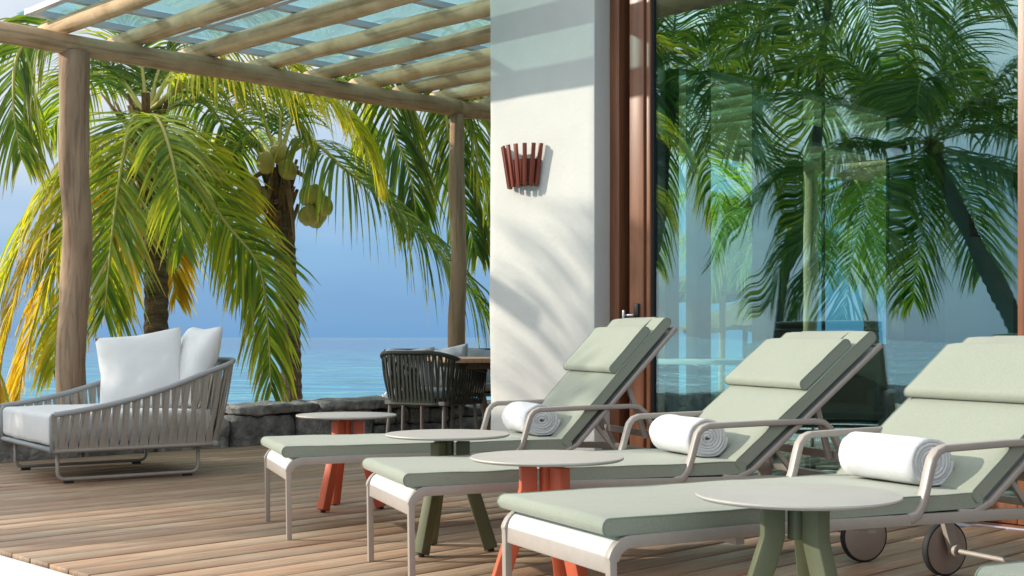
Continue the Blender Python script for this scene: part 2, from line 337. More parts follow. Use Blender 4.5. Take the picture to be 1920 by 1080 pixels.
def glass(name, tint, refl_w, wavy=0.0, haze=0.0, fres=True):
    m = bpy.data.materials.new(name); m.use_nodes = True; n = m.node_tree; n.nodes.clear()
    o = n.nodes.new("ShaderNodeOutputMaterial"); tr = n.nodes.new("ShaderNodeBsdfTransparent"); tr.inputs[0].default_value = (*tint, 1)
    gl = n.nodes.new("ShaderNodeBsdfGlossy"); gl.inputs['Roughness'].default_value = .0; gl.inputs[0].default_value = (.74, .96, 1.0, 1)
    base = tr
    if haze:
        df = n.nodes.new("ShaderNodeBsdfTranslucent"); df.inputs[0].default_value = (*[min(1, c*1.1) for c in tint], 1)
        mh = n.nodes.new("ShaderNodeMixShader"); mh.inputs[0].default_value = haze
        n.links.new(tr.outputs[0], mh.inputs[1]); n.links.new(df.outputs[0], mh.inputs[2]); base = mh
    ms = n.nodes.new("ShaderNodeMixShader")
    lw = n.nodes.new("ShaderNodeLayerWeight"); lw.inputs[0].default_value = .5
    pw = n.nodes.new("ShaderNodeMath"); pw.operation = 'POWER'; pw.inputs[1].default_value = 5; n.links.new(lw.outputs['Facing'], pw.inputs[0])
    ma = n.nodes.new("ShaderNodeMath"); ma.operation = 'MULTIPLY_ADD'; ma.inputs[1].default_value = .9; ma.inputs[2].default_value = refl_w+.03; ma.use_clamp = True
    n.links.new(pw.outputs[0], ma.inputs[0]); n.links.new(ma.outputs[0], ms.inputs[0])
    n.links.new(base.outputs[0], ms.inputs[1]); n.links.new(gl.outputs[0], ms.inputs[2]); n.links.new(ms.outputs[0], o.inputs[0])
    if wavy:
        t = n.nodes.new("ShaderNodeTexCoord"); mp_ = n.nodes.new("ShaderNodeMapping"); mp_.inputs['Scale'].default_value = (1, 1, .55)
        n.links.new(t.outputs['Object'], mp_.inputs[0])
        z = n.nodes.new("ShaderNodeTexNoise"); z.inputs['Scale'].default_value = 1.7; z.inputs['Detail'].default_value = 1.2; n.links.new(mp_.outputs[0], z.inputs['Vector'])
        q = n.nodes.new("ShaderNodeBump"); q.inputs['Strength'].default_value = 1; q.inputs['Distance'].default_value = wavy
        n.links.new(z.outputs['Fac'], q.inputs['Height']); n.links.new(q.outputs[0], gl.inputs['Normal'])
    return m
M['door_glass'] = glass('door_glass', (.74, .97, .93), .19, .0040)
M['side_glass'] = glass('side_glass', (.92, .99, .98), .0)
M['roof_glass'] = glass('roof_glass', (.62, .79, .80), .03, 0, .24)

def leafmat(name, stops, tip):
    m = bpy.data.materials.new(name); m.use_nodes = True; n = m.node_tree; b = n.nodes['Principled BSDF']
    at = n.nodes.new("ShaderNodeAttribute"); at.attribute_name = 'tone'; sp = n.nodes.new("ShaderNodeSeparateColor")
    n.links.new(at.outputs['Color'], sp.inputs[0])
    c = n.nodes.new("ShaderNodeValToRGB"); e = c.color_ramp.elements
    e[0].position, e[0].color = stops[0][0], (*stops[0][1], 1); e[1].position, e[1].color = stops[-1][0], (*stops[-1][1], 1)
    for p_, k_ in stops[1:-1]: q = e.new(p_); q.color = (*k_, 1)
    n.links.new(sp.outputs[0], c.inputs[0])
    mx_ = n.nodes.new("ShaderNodeMix"); mx_.data_type = 'RGBA'; mx_.inputs[7].default_value = (*tip, 1)
    n.links.new(sp.outputs[1], mx_.inputs[0]); n.links.new(c.outputs[0], mx_.inputs[6]); n.links.new(mx_.outputs[2], b.inputs['Base Color'])
    b.inputs['Roughness'].default_value = .5; b.inputs['Specular IOR Level'].default_value = .35
    tl = n.nodes.new("ShaderNodeBsdfTranslucent")
    br = n.nodes.new("ShaderNodeVectorMath"); br.operation = 'MULTIPLY'; br.inputs[1].default_value = (3.0, 2.5, .8)
    n.links.new(mx_.outputs[2], br.inputs[0]); n.links.new(br.outputs[0], tl.inputs[0])
    ms = n.nodes.new("ShaderNodeMixShader"); ms.inputs[0].default_value = .48
    o = n.nodes['Material Output']; n.links.new(b.outputs[0], ms.inputs[1]); n.links.new(tl.outputs[0], ms.inputs[2]); n.links.new(ms.outputs[0], o.inputs[0])
    return m
M['leaf'] = leafmat('leaf_green', [(0, (.06, .13, .018)), (.6, (.14, .24, .03)), (1, (.30, .37, .05))], (.38, .28, .08))
M['leaf_dark'] = leafmat('leaf_dark', [(0, (.035, .09, .022)), (.7, (.08, .16, .028)), (1, (.17, .25, .04))], (.30, .26, .06))
M['leaf_yel'] = leafmat('leaf_yellow_green', [(0, (.12, .20, .02)), (.5, (.26, .33, .03)), (1, (.42, .42, .06))], (.60, .42, .06))
M['leaf_gold'] = leafmat('leaf_gold', [(0, (.18, .20, .03)), (.4, (.33, .27, .045)), (1, (.40, .31, .05))], (.40, .27, .06))

# ------------------------------------------------------------------ setting: sea, shore, deck, pool
def plane(name, pts, material, kind='structure', org=(0, 0, 0), **k):
    s = MB(); s.add([Vector(p)-Vector(org) for p in pts], [tuple(range(len(pts)))])
    return tag(s.build(name, material, loc=org), kind=kind, **k)
plane('sea', [(-9000, -9000, -1.3), (9000, -9000, -1.3), (9000, 15000, -1.3), (-9000, 15000, -1.3)], M['sea'], org=(0, 0, -1.3))
# the shore the palms and the terrace stand on: sand sloping down into the water
s = MB()
ring_in = [uv(-16, -9), uv(22, -9), uv(22, 10.6), uv(-8, 10.6), uv(-16, 6)]
prof = [(1.0, -.42), (1.12, -.6), (1.30, -1.0), (1.5, -1.7)]
cen = uv(4, 1)
for k_, z_ in prof:
    for p in ring_in: s.v.append(tuple(cen + (p-cen)*k_ + Vector((0, 0, z_))))
s.f.append((0, 1, 2, 3, 4))
for a in range(3):
    for k_ in range(5): s.f.append((a*5+k_, a*5+(k_+1) % 5, (a+1)*5+(k_+1) % 5, (a+1)*5+k_))
tag(s.build('sand_ground', M['sand']), kind='structure')

DECK_U = 2.395; V1 = 9.62
deck = empty('deck', (0, 0, 0)); deck['kind'] = 'structure'
s = MB(); s.uvbox(DECK_U+.03, 15.9, -5.9, V1-.02, -.40, -.045); s.build('deck_base', M['mortar'], deck)
PITCH = .178; GAP = .014
nrow = int((V1+6)/PITCH)
lens = [3.1, 3.7, 4.4, 5.2]
bm_cache = {}
def board_mesh(L):
    if L not in bm_cache:
        s = MB(); s.box((L/2, PITCH/2, -.014), (L-.004, PITCH-GAP, .028)); bm_cache[L] = s.mesh('board', bevel=.003, seg=1)
    return bm_cache[L]
for i in range(nrow):
    v0 = V1-(i+1)*PITCH; u = DECK_U - random.choice((0, 0, .001, .003)); first = True
    if v0 < 1.2: lens_ = [13.4]
    else: lens_ = None
    umax = 15.8
    while u < umax:
        if v0 < 6.4-PITCH and u > 6.0: break
        L = random.choice(lens) if lens_ is None else 4.4
        if v0 < 6.4-PITCH and u + L > 6.2: L = round(6.2-u, 2)
        if L < .15: break
        L = min(L, round(umax-u+.01, 2))
        o = link('board', board_mesh(L), M['deck'], deck, loc=uv(u, v0, random.uniform(-.0015, .0015)), rot=(0, 0, R(44.4)))
        u += L

s = MB(); s.uvbox(DECK_U-.75, DECK_U-.004, -8, 9.3, -.40, -.016)
tag(s.build('pool_coping', M['coping'], bevel=.005), kind='structure')
s = MB(); s.uvbox(-9.0, DECK_U-.76, -8, 5.6, -.40, -.13)
tag(s.build('pool_water', M['pool']), kind='structure')
s = MB(); s.uvbox(-10, -9.01, -8, 9.3, -.40, -.035); s.uvbox(-9.0, DECK_U-.76, 5.61, 9.3, -.40, -.035)
tag(s.build('terrace_paving', M['coping'], bevel=.012), kind='structure')

# sea wall of rough dark stone
wall = empty('sea_wall', uv(4, V1, 0), label='low dark grey sea wall of rough stone blocks along the deck edge', cat='wall')
inv = Vector(uv(4, V1, 0))
s = MB()
vs0 = uv(-9, V1+.06)-inv; 
for a in [0]:
    mbx = MB(); mbx.uvbox(-9.5, 15.8, V1+.05, V1+.52, -.42, .21)
    mbx.v = [tuple(Vector(p)-inv) for p in mbx.v]; mbx.build('core', M['mortar'], wall)
def stone(u0, u1, z0, z1, v0, v1, sub=5, amp=.016):
    bm = bmesh.new(); bmesh.ops.create_cube(bm, size=1)
    bmesh.ops.subdivide_edges(bm, edges=bm.edges[:], cuts=sub, use_grid_fill=True)
    cu, cv, cz = (u0+u1)/2, (v0+v1)/2, (z0+z1)/2; sx, sy, sz = u1-u0, v1-v0, z1-z0
    sh = Vector((random.uniform(0, 90), random.uniform(0, 90), 0))
    skew = random.uniform(-.04, .04)
    for v in bm.verts:
        c = v.co*2
        k = max(abs(c.x), abs(c.y), abs(c.z)); rd = 1-.035*(abs(c.x)**6*abs(c.z)**6 + abs(c.x)**6*abs(c.y)**6 + abs(c.y)**6*abs(c.z)**6)
        p = Vector((v.co.x*sx*rd + skew*c.z*.5*sz, v.co.y*sy*rd, v.co.z*sz*rd))
        nn = noise.noise(p*7+sh)*amp*1.6 + noise.noise(p*23+sh)*amp*.7
        d = Vector((c.x**5, c.y**5, c.z**5)); d.normalize()
        v.co = p + d*nn
    me = bpy.data.meshes.new('stone'); bm.to_mesh(me); bm.free(); me.shade_smooth()
    o = link('stone', me, M['stone'], wall, loc=uv(cu, cv, cz)-inv, rot=(0, 0, R(44.4)))
    return o
u = -9.3
while u < 15.5:
    L = random.uniform(.55, .95)
    near = u > 2 and u < 9.5
    if u < 7.2:
        h = random.uniform(.25, .285)
        if 6.3 < u < 7.2 : h += .03
        stone(u, u+L-.02, -.10, h, V1-.01, V1+.5, 7 if near else 3)
    else:
        L *= .62; hm = random.uniform(.09, .15)
        stone(u, u+L-.015, -.10, hm, V1-.01, V1+.45, 4); w2 = random.uniform(.35, .65)
        stone(u, u+L*w2-.012, hm+.008, random.uniform(.23, .27), V1-.01, V1+.45, 4); stone(u+L*w2, u+L-.015, hm+.008, random.uniform(.23, .27), V1-.01, V1+.45, 4)
    u += L
for (a, b_, h) in ((6.15, 7.0, .34), (7.02, 8.0, .35), (8.02, 8.9, .325)): stone(a, b_, .262, h, V1-.03, V1+.5, 9, .02)

# ------------------------------------------------------------------ pergola
BV = 9.90; U0 = 4.80
perg = empty('pergola', uv(U0, BV, 0), label='open pergola of pale round logs with a tinted glass roof', cat='pergola')
porg = uv(U0, BV, 0)
def log(name, a, b, r0, r1, material, parent, org, seed, n=14, rough=.05, rings=26, bow=.012):
    a, b = Vector(a)-org, Vector(b)-org; s = MB(); L = (b-a).length; sh = Vector((seed*3.1, seed*7.7, 1))
    # own frame along z so the grain runs lengthwise
    q = (b-a).to_track_quat('Z', 'X'); pts = []
    for i in range(rings+1):
        t_ = i/rings; pts.append(Vector((noise.noise(Vector((t_*3, seed, 0)))*bow*2, noise.noise(Vector((t_*3, seed, 9)))*bow*2, t_*L)))
    def rad(t_, i):
        base = r0+(r1-r0)*t_; out = []
        for k in range(n):
            an = 2*math.pi*k/n
            out.append(base*(1+rough*noise.noise(Vector((math.cos(an), math.sin(an), t_*L*1.6))+sh)*1.6 + .03*noise.noise(Vector((math.cos(an)*3, math.sin(an)*3, t_*L*7))+sh)))
        return out
    s.tube(pts, rad, n)
    o = s.build(name, material, parent, loc=a, smooth='all')
    o.rotation_euler = q.to_euler()
    return o
ZB = 3.185
for k, (du, r0, r1, mt) in enumerate(((0, .122, .109, 'post_grey'), (4.11, .088, .075, 'wood_log'), (10.6, .105, .092, 'wood_log'))):
    log('post', uv(U0+du, BV, .255), uv(U0+du, BV, ZB+.02), r0, r1, M[mt], perg, porg, 3+k, rough=.12, bow=.022 if k else .034)
log('beam', uv(2.6, BV, ZB+.08), uv(8.91, BV, ZB+.086), .080, .088, M['log_h'], perg, porg, 11, rings=44, bow=.025)
log('beam', uv(8.93, BV, ZB+.08), uv(16.9, BV, ZB+.086), .086, .088, M['log_h'], perg, porg, 12, rings=44, bow=.025)
ts = [-1.17, -.6, -.03, .531, 1.174, 1.765, 2.37, 2.90, 3.37, 3.84]
while ts[-1] < 12: ts.append(ts[-1]+random.uniform(.5, .6))
for i, t_ in enumerate(ts[2:]):
    uu = U0+t_*1.0865
    v_end = 6.43 if uu > 6.0 else 5.45
    rr = random.uniform(.068, .078) * (1.08 if i < 3 else 1)
    log('rafter', uv(uu+random.uniform(-.02, .02), BV+.44, ZB+.165+rr), uv(uu+random.uniform(-.03, .03), v_end, ZB+.168+rr), rr*.95, rr*1.08, M['log_h'], perg, porg, 20+i, rings=26, rough=.05)
ZG = ZB+.17+.168
# glass roof: panes in pale aluminium frames
us = [4.58]
while us[-1] < 15.5: us.append(us[-1]+1.25)
vs_ = [10.22, 9.6, 8.68, 7.75, 6.5]
pane_cache = {}
def local_uvbox(s, u0, u1, v0, v1, z0, z1, org):
    q = MB(); q.uvbox(u0, u1, v0, v1, z0, z1); s.add([Vector(p)-org for p in q.v], q.f)
for j, va_ in enumerate(vs_):
    s = MB(); local_uvbox(s, 4.55, 15.9, va_-.035, va_+.035, ZG+.002, ZG+.05, porg); s.build('roof_frame', M['alu'], perg)
for i, ua in enumerate(us):
    s = MB(); local_uvbox(s, ua-.03, ua+.03, 6.54, 10.18, ZG, ZG+.045, porg); s.build('roof_frame', M['alu'], perg)
    if i+1 < len(us):
        for j in range(len(vs_)-1):
            s = MB(); local_uvbox(s, ua+.0, us[i+1]-.0, vs_[j+1]+.0, vs_[j]+(.25 if j == 0 else 0), ZG+.053+.001*((i+j) % 2), ZG+.061+.001*((i+j) % 2), porg); s.build('glass_pane', M['roof_glass'], perg)

# ------------------------------------------------------------------ pavilion
pav = empty('pavilion', uv(6.05, 6.4, 0), label='white plastered pavilion with tall timber framed glass doors', cat='building')
vorg = uv(6.05, 6.4, 0)
def pbox(name, u0, u1, v0, v1, z0, z1, material, parent=None, bevel=0, rel=True, **k):
    s = MB(); local_uvbox(s, u0, u1, v0, v1, z0, z1, vorg if rel else Vector((0, 0, 0)))
    return s.build(name, material, parent if parent else pav, bevel=bevel, **k)
ZT = 3.9
# corner pillar with slightly uneven plaster
def plaster_pillar():
    bm = bmesh.new(); nu, nv, nz_ = 4, 16, 60
    s = MB()
    q = MB()
    loop = []
    u0, u1, v0, v1 = 6.06, 6.52, 5.455, 6.40
    for i in range(nv): loop.append((u0, v0+(v1-v0)*i/nv))
    for i in range(nu): loop.append((u0+(u1-u0)*i/nu, v1))
    for i in range(nv): loop.append((u1, v1-(v1-v0)*i/nv))
    for i in range(nu): loop.append((u1-(u1-u0)*i/nu, v0))
    m_ = len(loop)
    for k in range(nz_+1):
        z = -.02+(ZT+.02)*k/nz_
        for (a, b_) in loop:
            p = Vector((a, b_, z)); d = noise.noise(p*Vector((1.3, 1.3, 1.3)).x)*.009 + noise.noise(p*5)*.0025
            ca = (a-(u0+u1)/2)/((u1-u0)/2); cb = (b_-(v0+v1)/2)/((v1-v0)/2)
            a2 = a + (d if abs(ca) > .99 else 0)*math.copysign(1, ca); b2 = b_ + (d if abs(cb) > .99 else 0)*math.copysign(1, cb)
            q.v.append(tuple(uv(a2, b2, z)-vorg))
    for k in range(nz_):
        for i in range(m_):
            q.f.append((k*m_+i, k*m_+(i+1) % m_, (k+1)*m_+(i+1) % m_, (k+1)*m_+i))
    q.f.append(tuple(range(m_-1, -1, -1))); q.f.append(tuple(nz_*m_+i for i in range(m_)))
    return q.build('wall', M['plaster'], pav, bevel=.006, seg=2, angle=60)
plaster_pillar()
# fixed timber jamb, dark recess, sliding leaf
pbox('jamb', 6.20, 6.34, 5.375, 5.452, 0, 3.4, M['door_wood'], bevel=.004)
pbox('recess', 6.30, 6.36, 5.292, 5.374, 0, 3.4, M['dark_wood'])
def leaf(v0, v1):
    d = empty('sliding_door', (0, 0, 0)); d.parent = pav
    d.location = uv(GU, v1, 0)-vorg; org = uv(GU, v1, 0)
    def pb(name, u0, u1, a, b_, z0, z1, material, bevel=.005):
        s = MB(); local_uvbox(s, u0, u1, a, b_, z0, z1, org); return s.build(name, material, d, bevel=bevel)
    st = .155
    pb('door_stile', GU-.05, GU+.03, v1-st+.04, v1, .02, 3.4, M['door_wood'])
    pb('door_stile', GU-.035, GU+.03, v1-st, v1-st+.038, .13, 3.3, M['door_wood'])
    pb('door_stile', GU-.05, GU+.03, v0, v0+.12, .02, 3.4, M['door_wood'])
    pb('door_rail', GU-.045, GU+.028, v0+.122, v1-st+.038, .02, .13, M['door_wood'])
    pb('door_rail', GU-.045, GU+.028, v0+.122, v1-st+.038, 3.27, 3.4, M['door_wood'])
    pb('gasket', GU-.02, GU+.02, v1-st-.014, v1-st-.001, .135, 3.26, M['rubber'], 0)
    pb('glass_pane', GU-.006, GU+.006, v0+.121, v1-st-.001, .132, 3.268, M['door_glass'], 0)
    return d, pb
VA = 5.29
d1, pb = leaf(2.70, VA)
h = pb('door_handle', GU-.068, GU-.052, VA-.085, VA-.05, 1.01, 1.14, M['black'], .003)
q = MB(); local_uvbox(q, GU-.115, GU-.10, VA-.012, VA+.004, 1.0, 1.10, uv(GU, VA, 0)); local_uvbox(q, GU-.101, GU-.05, VA-.07, VA-.0, 1.06, 1.075, uv(GU, VA, 0)); q.build('door_handle', M['steel'], d1, bevel=.003)
leaf(.02, 2.66); leaf(-2.66, -.02); leaf(-5.34, -2.70)
pbox('threshold', 6.17, 6.19, -6, 5.372, -.012, .006, M['alu'])
pbox('plinth', 6.195, 6.50, -6, 5.45, -.30, .016, M['door_wood'])
# head over the doors, roof slab, ceiling, floor
pbox('lintel', 6.15, 6.45, -6, 5.45, 3.41, 3.9, M['plaster'])
pbox('roof', 5.6, 15.9, -6.4, 6.42, 3.905, 4.15, M['plaster'], bevel=.01)
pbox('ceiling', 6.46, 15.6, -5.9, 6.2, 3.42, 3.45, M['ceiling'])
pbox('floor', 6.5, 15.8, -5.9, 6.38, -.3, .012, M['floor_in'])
def uon(x):                                             # u on the sea side plane (v = 6.3) behind picture column x
    r = (x-960)/F; Y = 6.3/(CA-SA*r); return CA*r*Y+SA*Y
for (xa, xb, th) in ((1236, 1262, .12), (1297, 1322, .12), (1430, 1486, .22), (1681, 1716, .16), (1722, 1754, .2), (1884, 1905, .16)):
    a, b_ = uon(xa), uon(xb)
    pbox('column', a, b_, 6.3-th/2, 6.3+th/2, .015, 3.4, M['dark_wood'], bevel=.006)
pbox('lintel', 6.53, 15.7, 6.21, 6.38, 3.02, 3.90, M['dark_wood'])
pbox('lintel', uon(1488), 15.7, 6.24, 6.36, 2.62, 2.76, M['dark_wood'])
pbox('wall', uon(1756), uon(1883), 6.2, 6.4, .015, 3.0, M['plaster'])
pbox('wall', 15.6, 15.8, -5.9, 6.1, .015, 3.4, M['plaster'])
pbox('wall', 6.5, 15.59, -6.1, -5.91, .015, 3.4, M['plaster'])
for (xa, xb) in ((1263, 1296), (1323, 1429), (1487, 1680)):
    pbox('glass_pane', uon(xa), uon(xb), 6.294, 6.306, .05, 2.98, M['side_glass'])
for x in (1540, 1661):
    pbox('glazing_bar', uon(x)-.015, uon(x)+.015, 6.27, 6.29, .05, 3.0, M['black'])

# sconces: fan of red-brown slats round a cup
def sconce(loc, rz, **k):
    root = empty('wall_sconce', loc, rz, **k)           # local: +x away from the wall, y along it
    n_ = 8
    for i in range(n_):
        a = R(-84+168*i/(n_-1)); w = Vector((math.cos(a), math.sin(a), 0))
        s = MB(); s.bar(Vector((w.x*.075+.01, w.y*.120, -.135)), Vector((w.x*.115+.01, w.y*.168, .14)), .026, .017, up=Vector((w.x, w.y*.8, 0)))
        s.build('slat', M['sconce_wood'], root, bevel=.002)
    s = MB(); m_ = 14
    for z_, kx, ky in ((-.11, .066, .105), (.045, .083, .128)):
        for i in range(m_+1):
            a = R(-88+176*i/m_); s.v.append((math.cos(a)*kx+.004, math.sin(a)*ky, z_))
    for i in range(m_): s.f.append((i, i+1, m_+2+i, m_+1+i))
    s.f.append(tuple(range(m_, -1, -1))); s.f.append(tuple(m_+1+i for i in range(m_+1))); s.f.append((0, m_+1, 2*m_+1, m_))
    s.build('cup', M['sconce_wood'], root)
    s = MB(); s.box((.006, 0, -.02), (.012, .12, .2)); s.build('back_plate', M['black'], root)
    return root
p = uv(6.05, 6.055, 0); sconce((p.x, p.y, 2.045), R(44.4+180), label='red-brown slatted wooden sconce on the white sunlit pillar', cat='wall lamp')
p = uv((uon(1780)+uon(1842))/2, 6.198, 0); sconce((p.x, p.y, 1.0+1.08), R(44.4-90), label='dark slatted sconce on the green tinted wall behind the glass', cat='wall lamp')

# ------------------------------------------------------------------ loungers
W = .68
def extrude_profile(prof, ys, fn, name, material, parent, loc=None, rot=None):
    """closed x-z outline extruded over ys; fn(x,y,z,i,j) moves points"""
    s = MB(); m_ = len(prof)
    for j, y in enumerate(ys):
        for (a, b_) in prof: s.v.append(tuple(fn(a, y, b_, j)))
    for j in range(len(ys)-1):
        for i in range(m_): s.f.append((j*m_+i, j*m_+(i+1) % m_, (j+1)*m_+(i+1) % m_, (j+1)*m_+i))
    s.f.append(tuple(range(m_-1, -1, -1))); s.f.append(tuple((len(ys)-1)*m_+i for i in range(m_)))
    return s.build(name, material, parent, loc, rot, smooth=True, angle=52)
def cushion(name, parent, L, T, y0, y1, seed, loc=None, rot=None, r=None, crown=.006, mat_=None, r2=None):
    r = r or T*.49; r2 = r2 or r; nseg = max(8, int(L/.05)); prof = []
    for i in range(nseg+1): prof.append((r+(L-r-r2)*i/nseg, T))
    prof += arc(L-r2, T-r2, r2, 90, 0, 5)[1:]+arc(L-r2, r2, r2, 0, -90, 5)
    for i in range(nseg+1): prof.append((L-r2-(L-r-r2)*i/nseg, 0))
    prof += arc(r, r, r, 270, 180, 5)[1:]+arc(r, T-r, r, 180, 90, 5)[:-1]
    prof = [p_ for k_, p_ in enumerate(prof) if (p_[0]-prof[k_-1][0])**2+(p_[1]-prof[k_-1][1])**2 > 1e-9]
    ys = [y0, y0+.004, y0+.02, y0+.05] + [y0+.05+(y1-y0-.1)*k/8 for k in range(1, 8)] + [y1-.05, y1-.02, y1-.004, y1]
    mid = (y0+y1)/2; hw = (y1-y0)/2
    def fn(a, y, b_, j):
        e = 1-abs(y-mid)/hw
        k = 1+ (crown/T)*min(1, e*6)
        w_ = .0035*noise.noise(Vector((a*5, y*4, seed)))+.002*noise.noise(Vector((a*16, y*9, seed)))
        z = b_*k + (w_ if b_ > T*.5 else 0)
        yy = y + math.copysign(1, y-mid)*(.004*math.sin(math.pi*b_/T) if e < .02 else 0)
        return (a, yy + .002*noise.noise(Vector((a*9, seed, 3))), z)
    c = extrude_profile(prof, ys, fn, name, mat_ or M['sage'], parent, loc, rot)
    for y in (y0+.001, y1-.001):
        s = MB(); s.tube([Vector(fn(a, y, b_, 0)) for a, b_ in prof], .0028, 5, closed=True)
        s.build('piping', M['sage_pipe'], c, smooth='all')
    return c
def lounger(loc, a, back, label, seed=1):
    root = empty('sun_lounger', (*loc, 0), R(a), label=label, cat='sun lounger', group='sage green sun loungers in a row on the deck')
    hx, hz, BL = 1.40, .362, .845
    rp = [(.012, 0), (.008, .31)] + arc(.068, .302, .06, 180, 90, 7)[1:] + [(.5, .366), (1.0, .36), (1.5, .352), (1.93, .335)]
    s = MB(); s.sweep(rp, 0, .026, lambda t_: .022 if t_ < .12 else .034); s.sweep(rp, W-.026, W, lambda t_: .022 if t_ < .12 else .034)
    s.build('side_frame', M['metal'], root, bevel=.006)
    s = MB(); s.box((.012, W/2, .298), (.018, W-.05, .052)); s.build('front_apron', M['metal'], root, bevel=.004)
    sp = [(.006, .322)] + arc(.066, .314, .058, 174, 90, 7) + [(.5, .372), (1.0, .366), (1.40, .36)]
    s = MB(); s.sweep(sp, .028, W-.028, .008); s.build('sling', M['sling'], root, smooth=True, angle=50)
    for x in (.45, .95, 1.38): 
        s = MB(); s.bar((x, .02, .335), (x, W-.02, .335), .03, .02); s.build('cross_bar', M['metal'], root)
    # armrests
    ap = [(1.085, .362), (1.12, .372), (1.142, .40), (1.16, .45), (1.178, .515)] + [(1.188, .545), (1.207, .567), (1.235, .577), (1.5, .583), (1.72, .586), (1.765, .580), (1.80, .555), (1.82, .52), (1.865, .44), (1.915, .34)]
    for y0 in (-.004, W-.030):
        s = MB(); s.sweep(ap, y0, y0+.034, lambda t_: .024 if t_ > .12 else .034-.08*t_); s.build('armrest', M['metal'], root, bevel=.005)
    # rear crossbars, wheels
    s = MB(); s.bar((1.925, .0, .335), (1.925, W, .335), .035, .026); s.bar((1.86, .0, .437), (1.86, W, .437), .02, .035); s.build('rear_frame', M['metal'], root, bevel=.004)
    wx = 1.935
    s = MB(); s.tube([(wx, -.005, .107), (wx, W+.005, .107)], .0095, 10); s.build('axle', M['metal'], root, smooth=True)
    for y0, y1 in ((-.045, -.015), (W+.015, W+.045)):
        s = MB(); s.tube([(wx, y0, .107), (wx, y1, .107)], .098, 40); wl = s.build('wheel', M['wheel'], root, smooth=True, bevel=.002)
        s = MB(); pr = [(.0985, y0+.002), (.104, y0+.001), (.107, y0+.006), (.107, y1-.006), (.104, y1-.001), (.0985, y1-.002)]; n_ = 44
        for k in range(n_):
            t_ = 2*math.pi*k/n_
            for (r_, y) in pr: s.v.append((wx+r_*math.cos(t_), y, .107+r_*math.sin(t_)))
        for k in range(n_):
            for i in range(5): s.f.append((k*6+i, k*6+i+1, ((k+1) % n_)*6+i+1, ((k+1) % n_)*6+i))
        s.build('tyre', M['rubber'], wl, smooth=True)
    for y in (.012, W-.012):
        s = MB(); s.tube([(wx, y-.015, .107), (wx, y+.03*(1 if y < .3 else -1), .107)], .024, 14)
        s.add([(1.835, y-.011, .345), (1.90, y-.011, .345), (wx+.02, y-.011, .12), (wx-.01, y-.011, .095), (1.835, y+.011, .345), (1.90, y+.011, .345), (wx+.02, y+.011, .12), (wx-.01, y+.011, .095)],
              [(0, 1, 2, 3), (7, 6, 5, 4), (0, 4, 5, 1), (1, 5, 6, 2), (2, 6, 7, 3), (3, 7, 4, 0)])
        s.build('wheel_bracket', M['metal'], root, smooth=True, angle=40)
    # reclined back
    ca, sa = math.cos(R(back)), math.sin(R(back))
    def bk(l, n_=0): return (hx+ca*l-sa*n_, hz+sa*l+ca*n_)
    s = MB()
    for y0 in (.004, W-.028):
        s.sweep([(hx-.10, .37), (hx-.03, .366), bk(.05), bk(.4), bk(BL)], y0, y0+.024, .022)
    s.bar((bk(BL-.01)[0], .02, bk(BL-.01)[1]), (bk(BL-.01)[0], W-.02, bk(BL-.01)[1]), .022, .022)
    s.build('back_frame', M['metal'], root, bevel=.005)
    s = MB(); s.sweep([bk(.03, .002), bk(BL-.02, .002)], .028, W-.028, .006); s.build('sling', M['sling'], root)
    s = MB()
    for y in (.06, W-.06):
        a0 = bk(.46, -.02); s.bar((a0[0], y, a0[1]), (1.83, y, .42), .018, .026)
        a0 = bk(.20, -.02); s.bar((a0[0], y, a0[1]), (hx+.27, y, .352), .016, .02)
    a0 = bk(.46, -.02); s.bar((a0[0], .06, a0[1]), (a0[0], W-.06, a0[1]), .02, .02)
    s.build('back_strut', M['metal'], root, bevel=.003)
    T = .047
    cushion('seat_cushion', root, 1.425, T, .012, W-.012, seed, loc=(-.022, 0, .381), r2=.018)
    off = .019
    c = cushion('back_cushion', root, .845, T, .012, W-.012, seed+5, loc=(hx-.022+ca*.02-sa*off, 0, hz+sa*.02+ca*off), rot=(0, -R(back), 0), r=.018, r2=.024)
    lx = .435
    def q0(l, n_): return (hx-.022+ca*(l+.02)-sa*(n_+off), hz+sa*(l+.02)+ca*(n_+off))
    bx, bz = q0(lx, T+.006)
    cushion('head_pillow', root, .30, .043, .026, W-.026, seed+9, loc=(bx, 0, bz), rot=(0, -R(back), 0), crown=.007, r=.021)
    # flap that ties the pillow over the head end
    s = MB()
    s.sweep([q0(.70, T+.030), q0(.76, T+.012), q0(.815, T+.006), q0(.842, T-.006), q0(.852, T*.5), q0(.845, .0), q0(.82, -.008)], .14, W-.14, .006)
    s.build('pillow_flap', M['sage'], root, smooth=True, angle=60)
    return root, q0
LG = {}
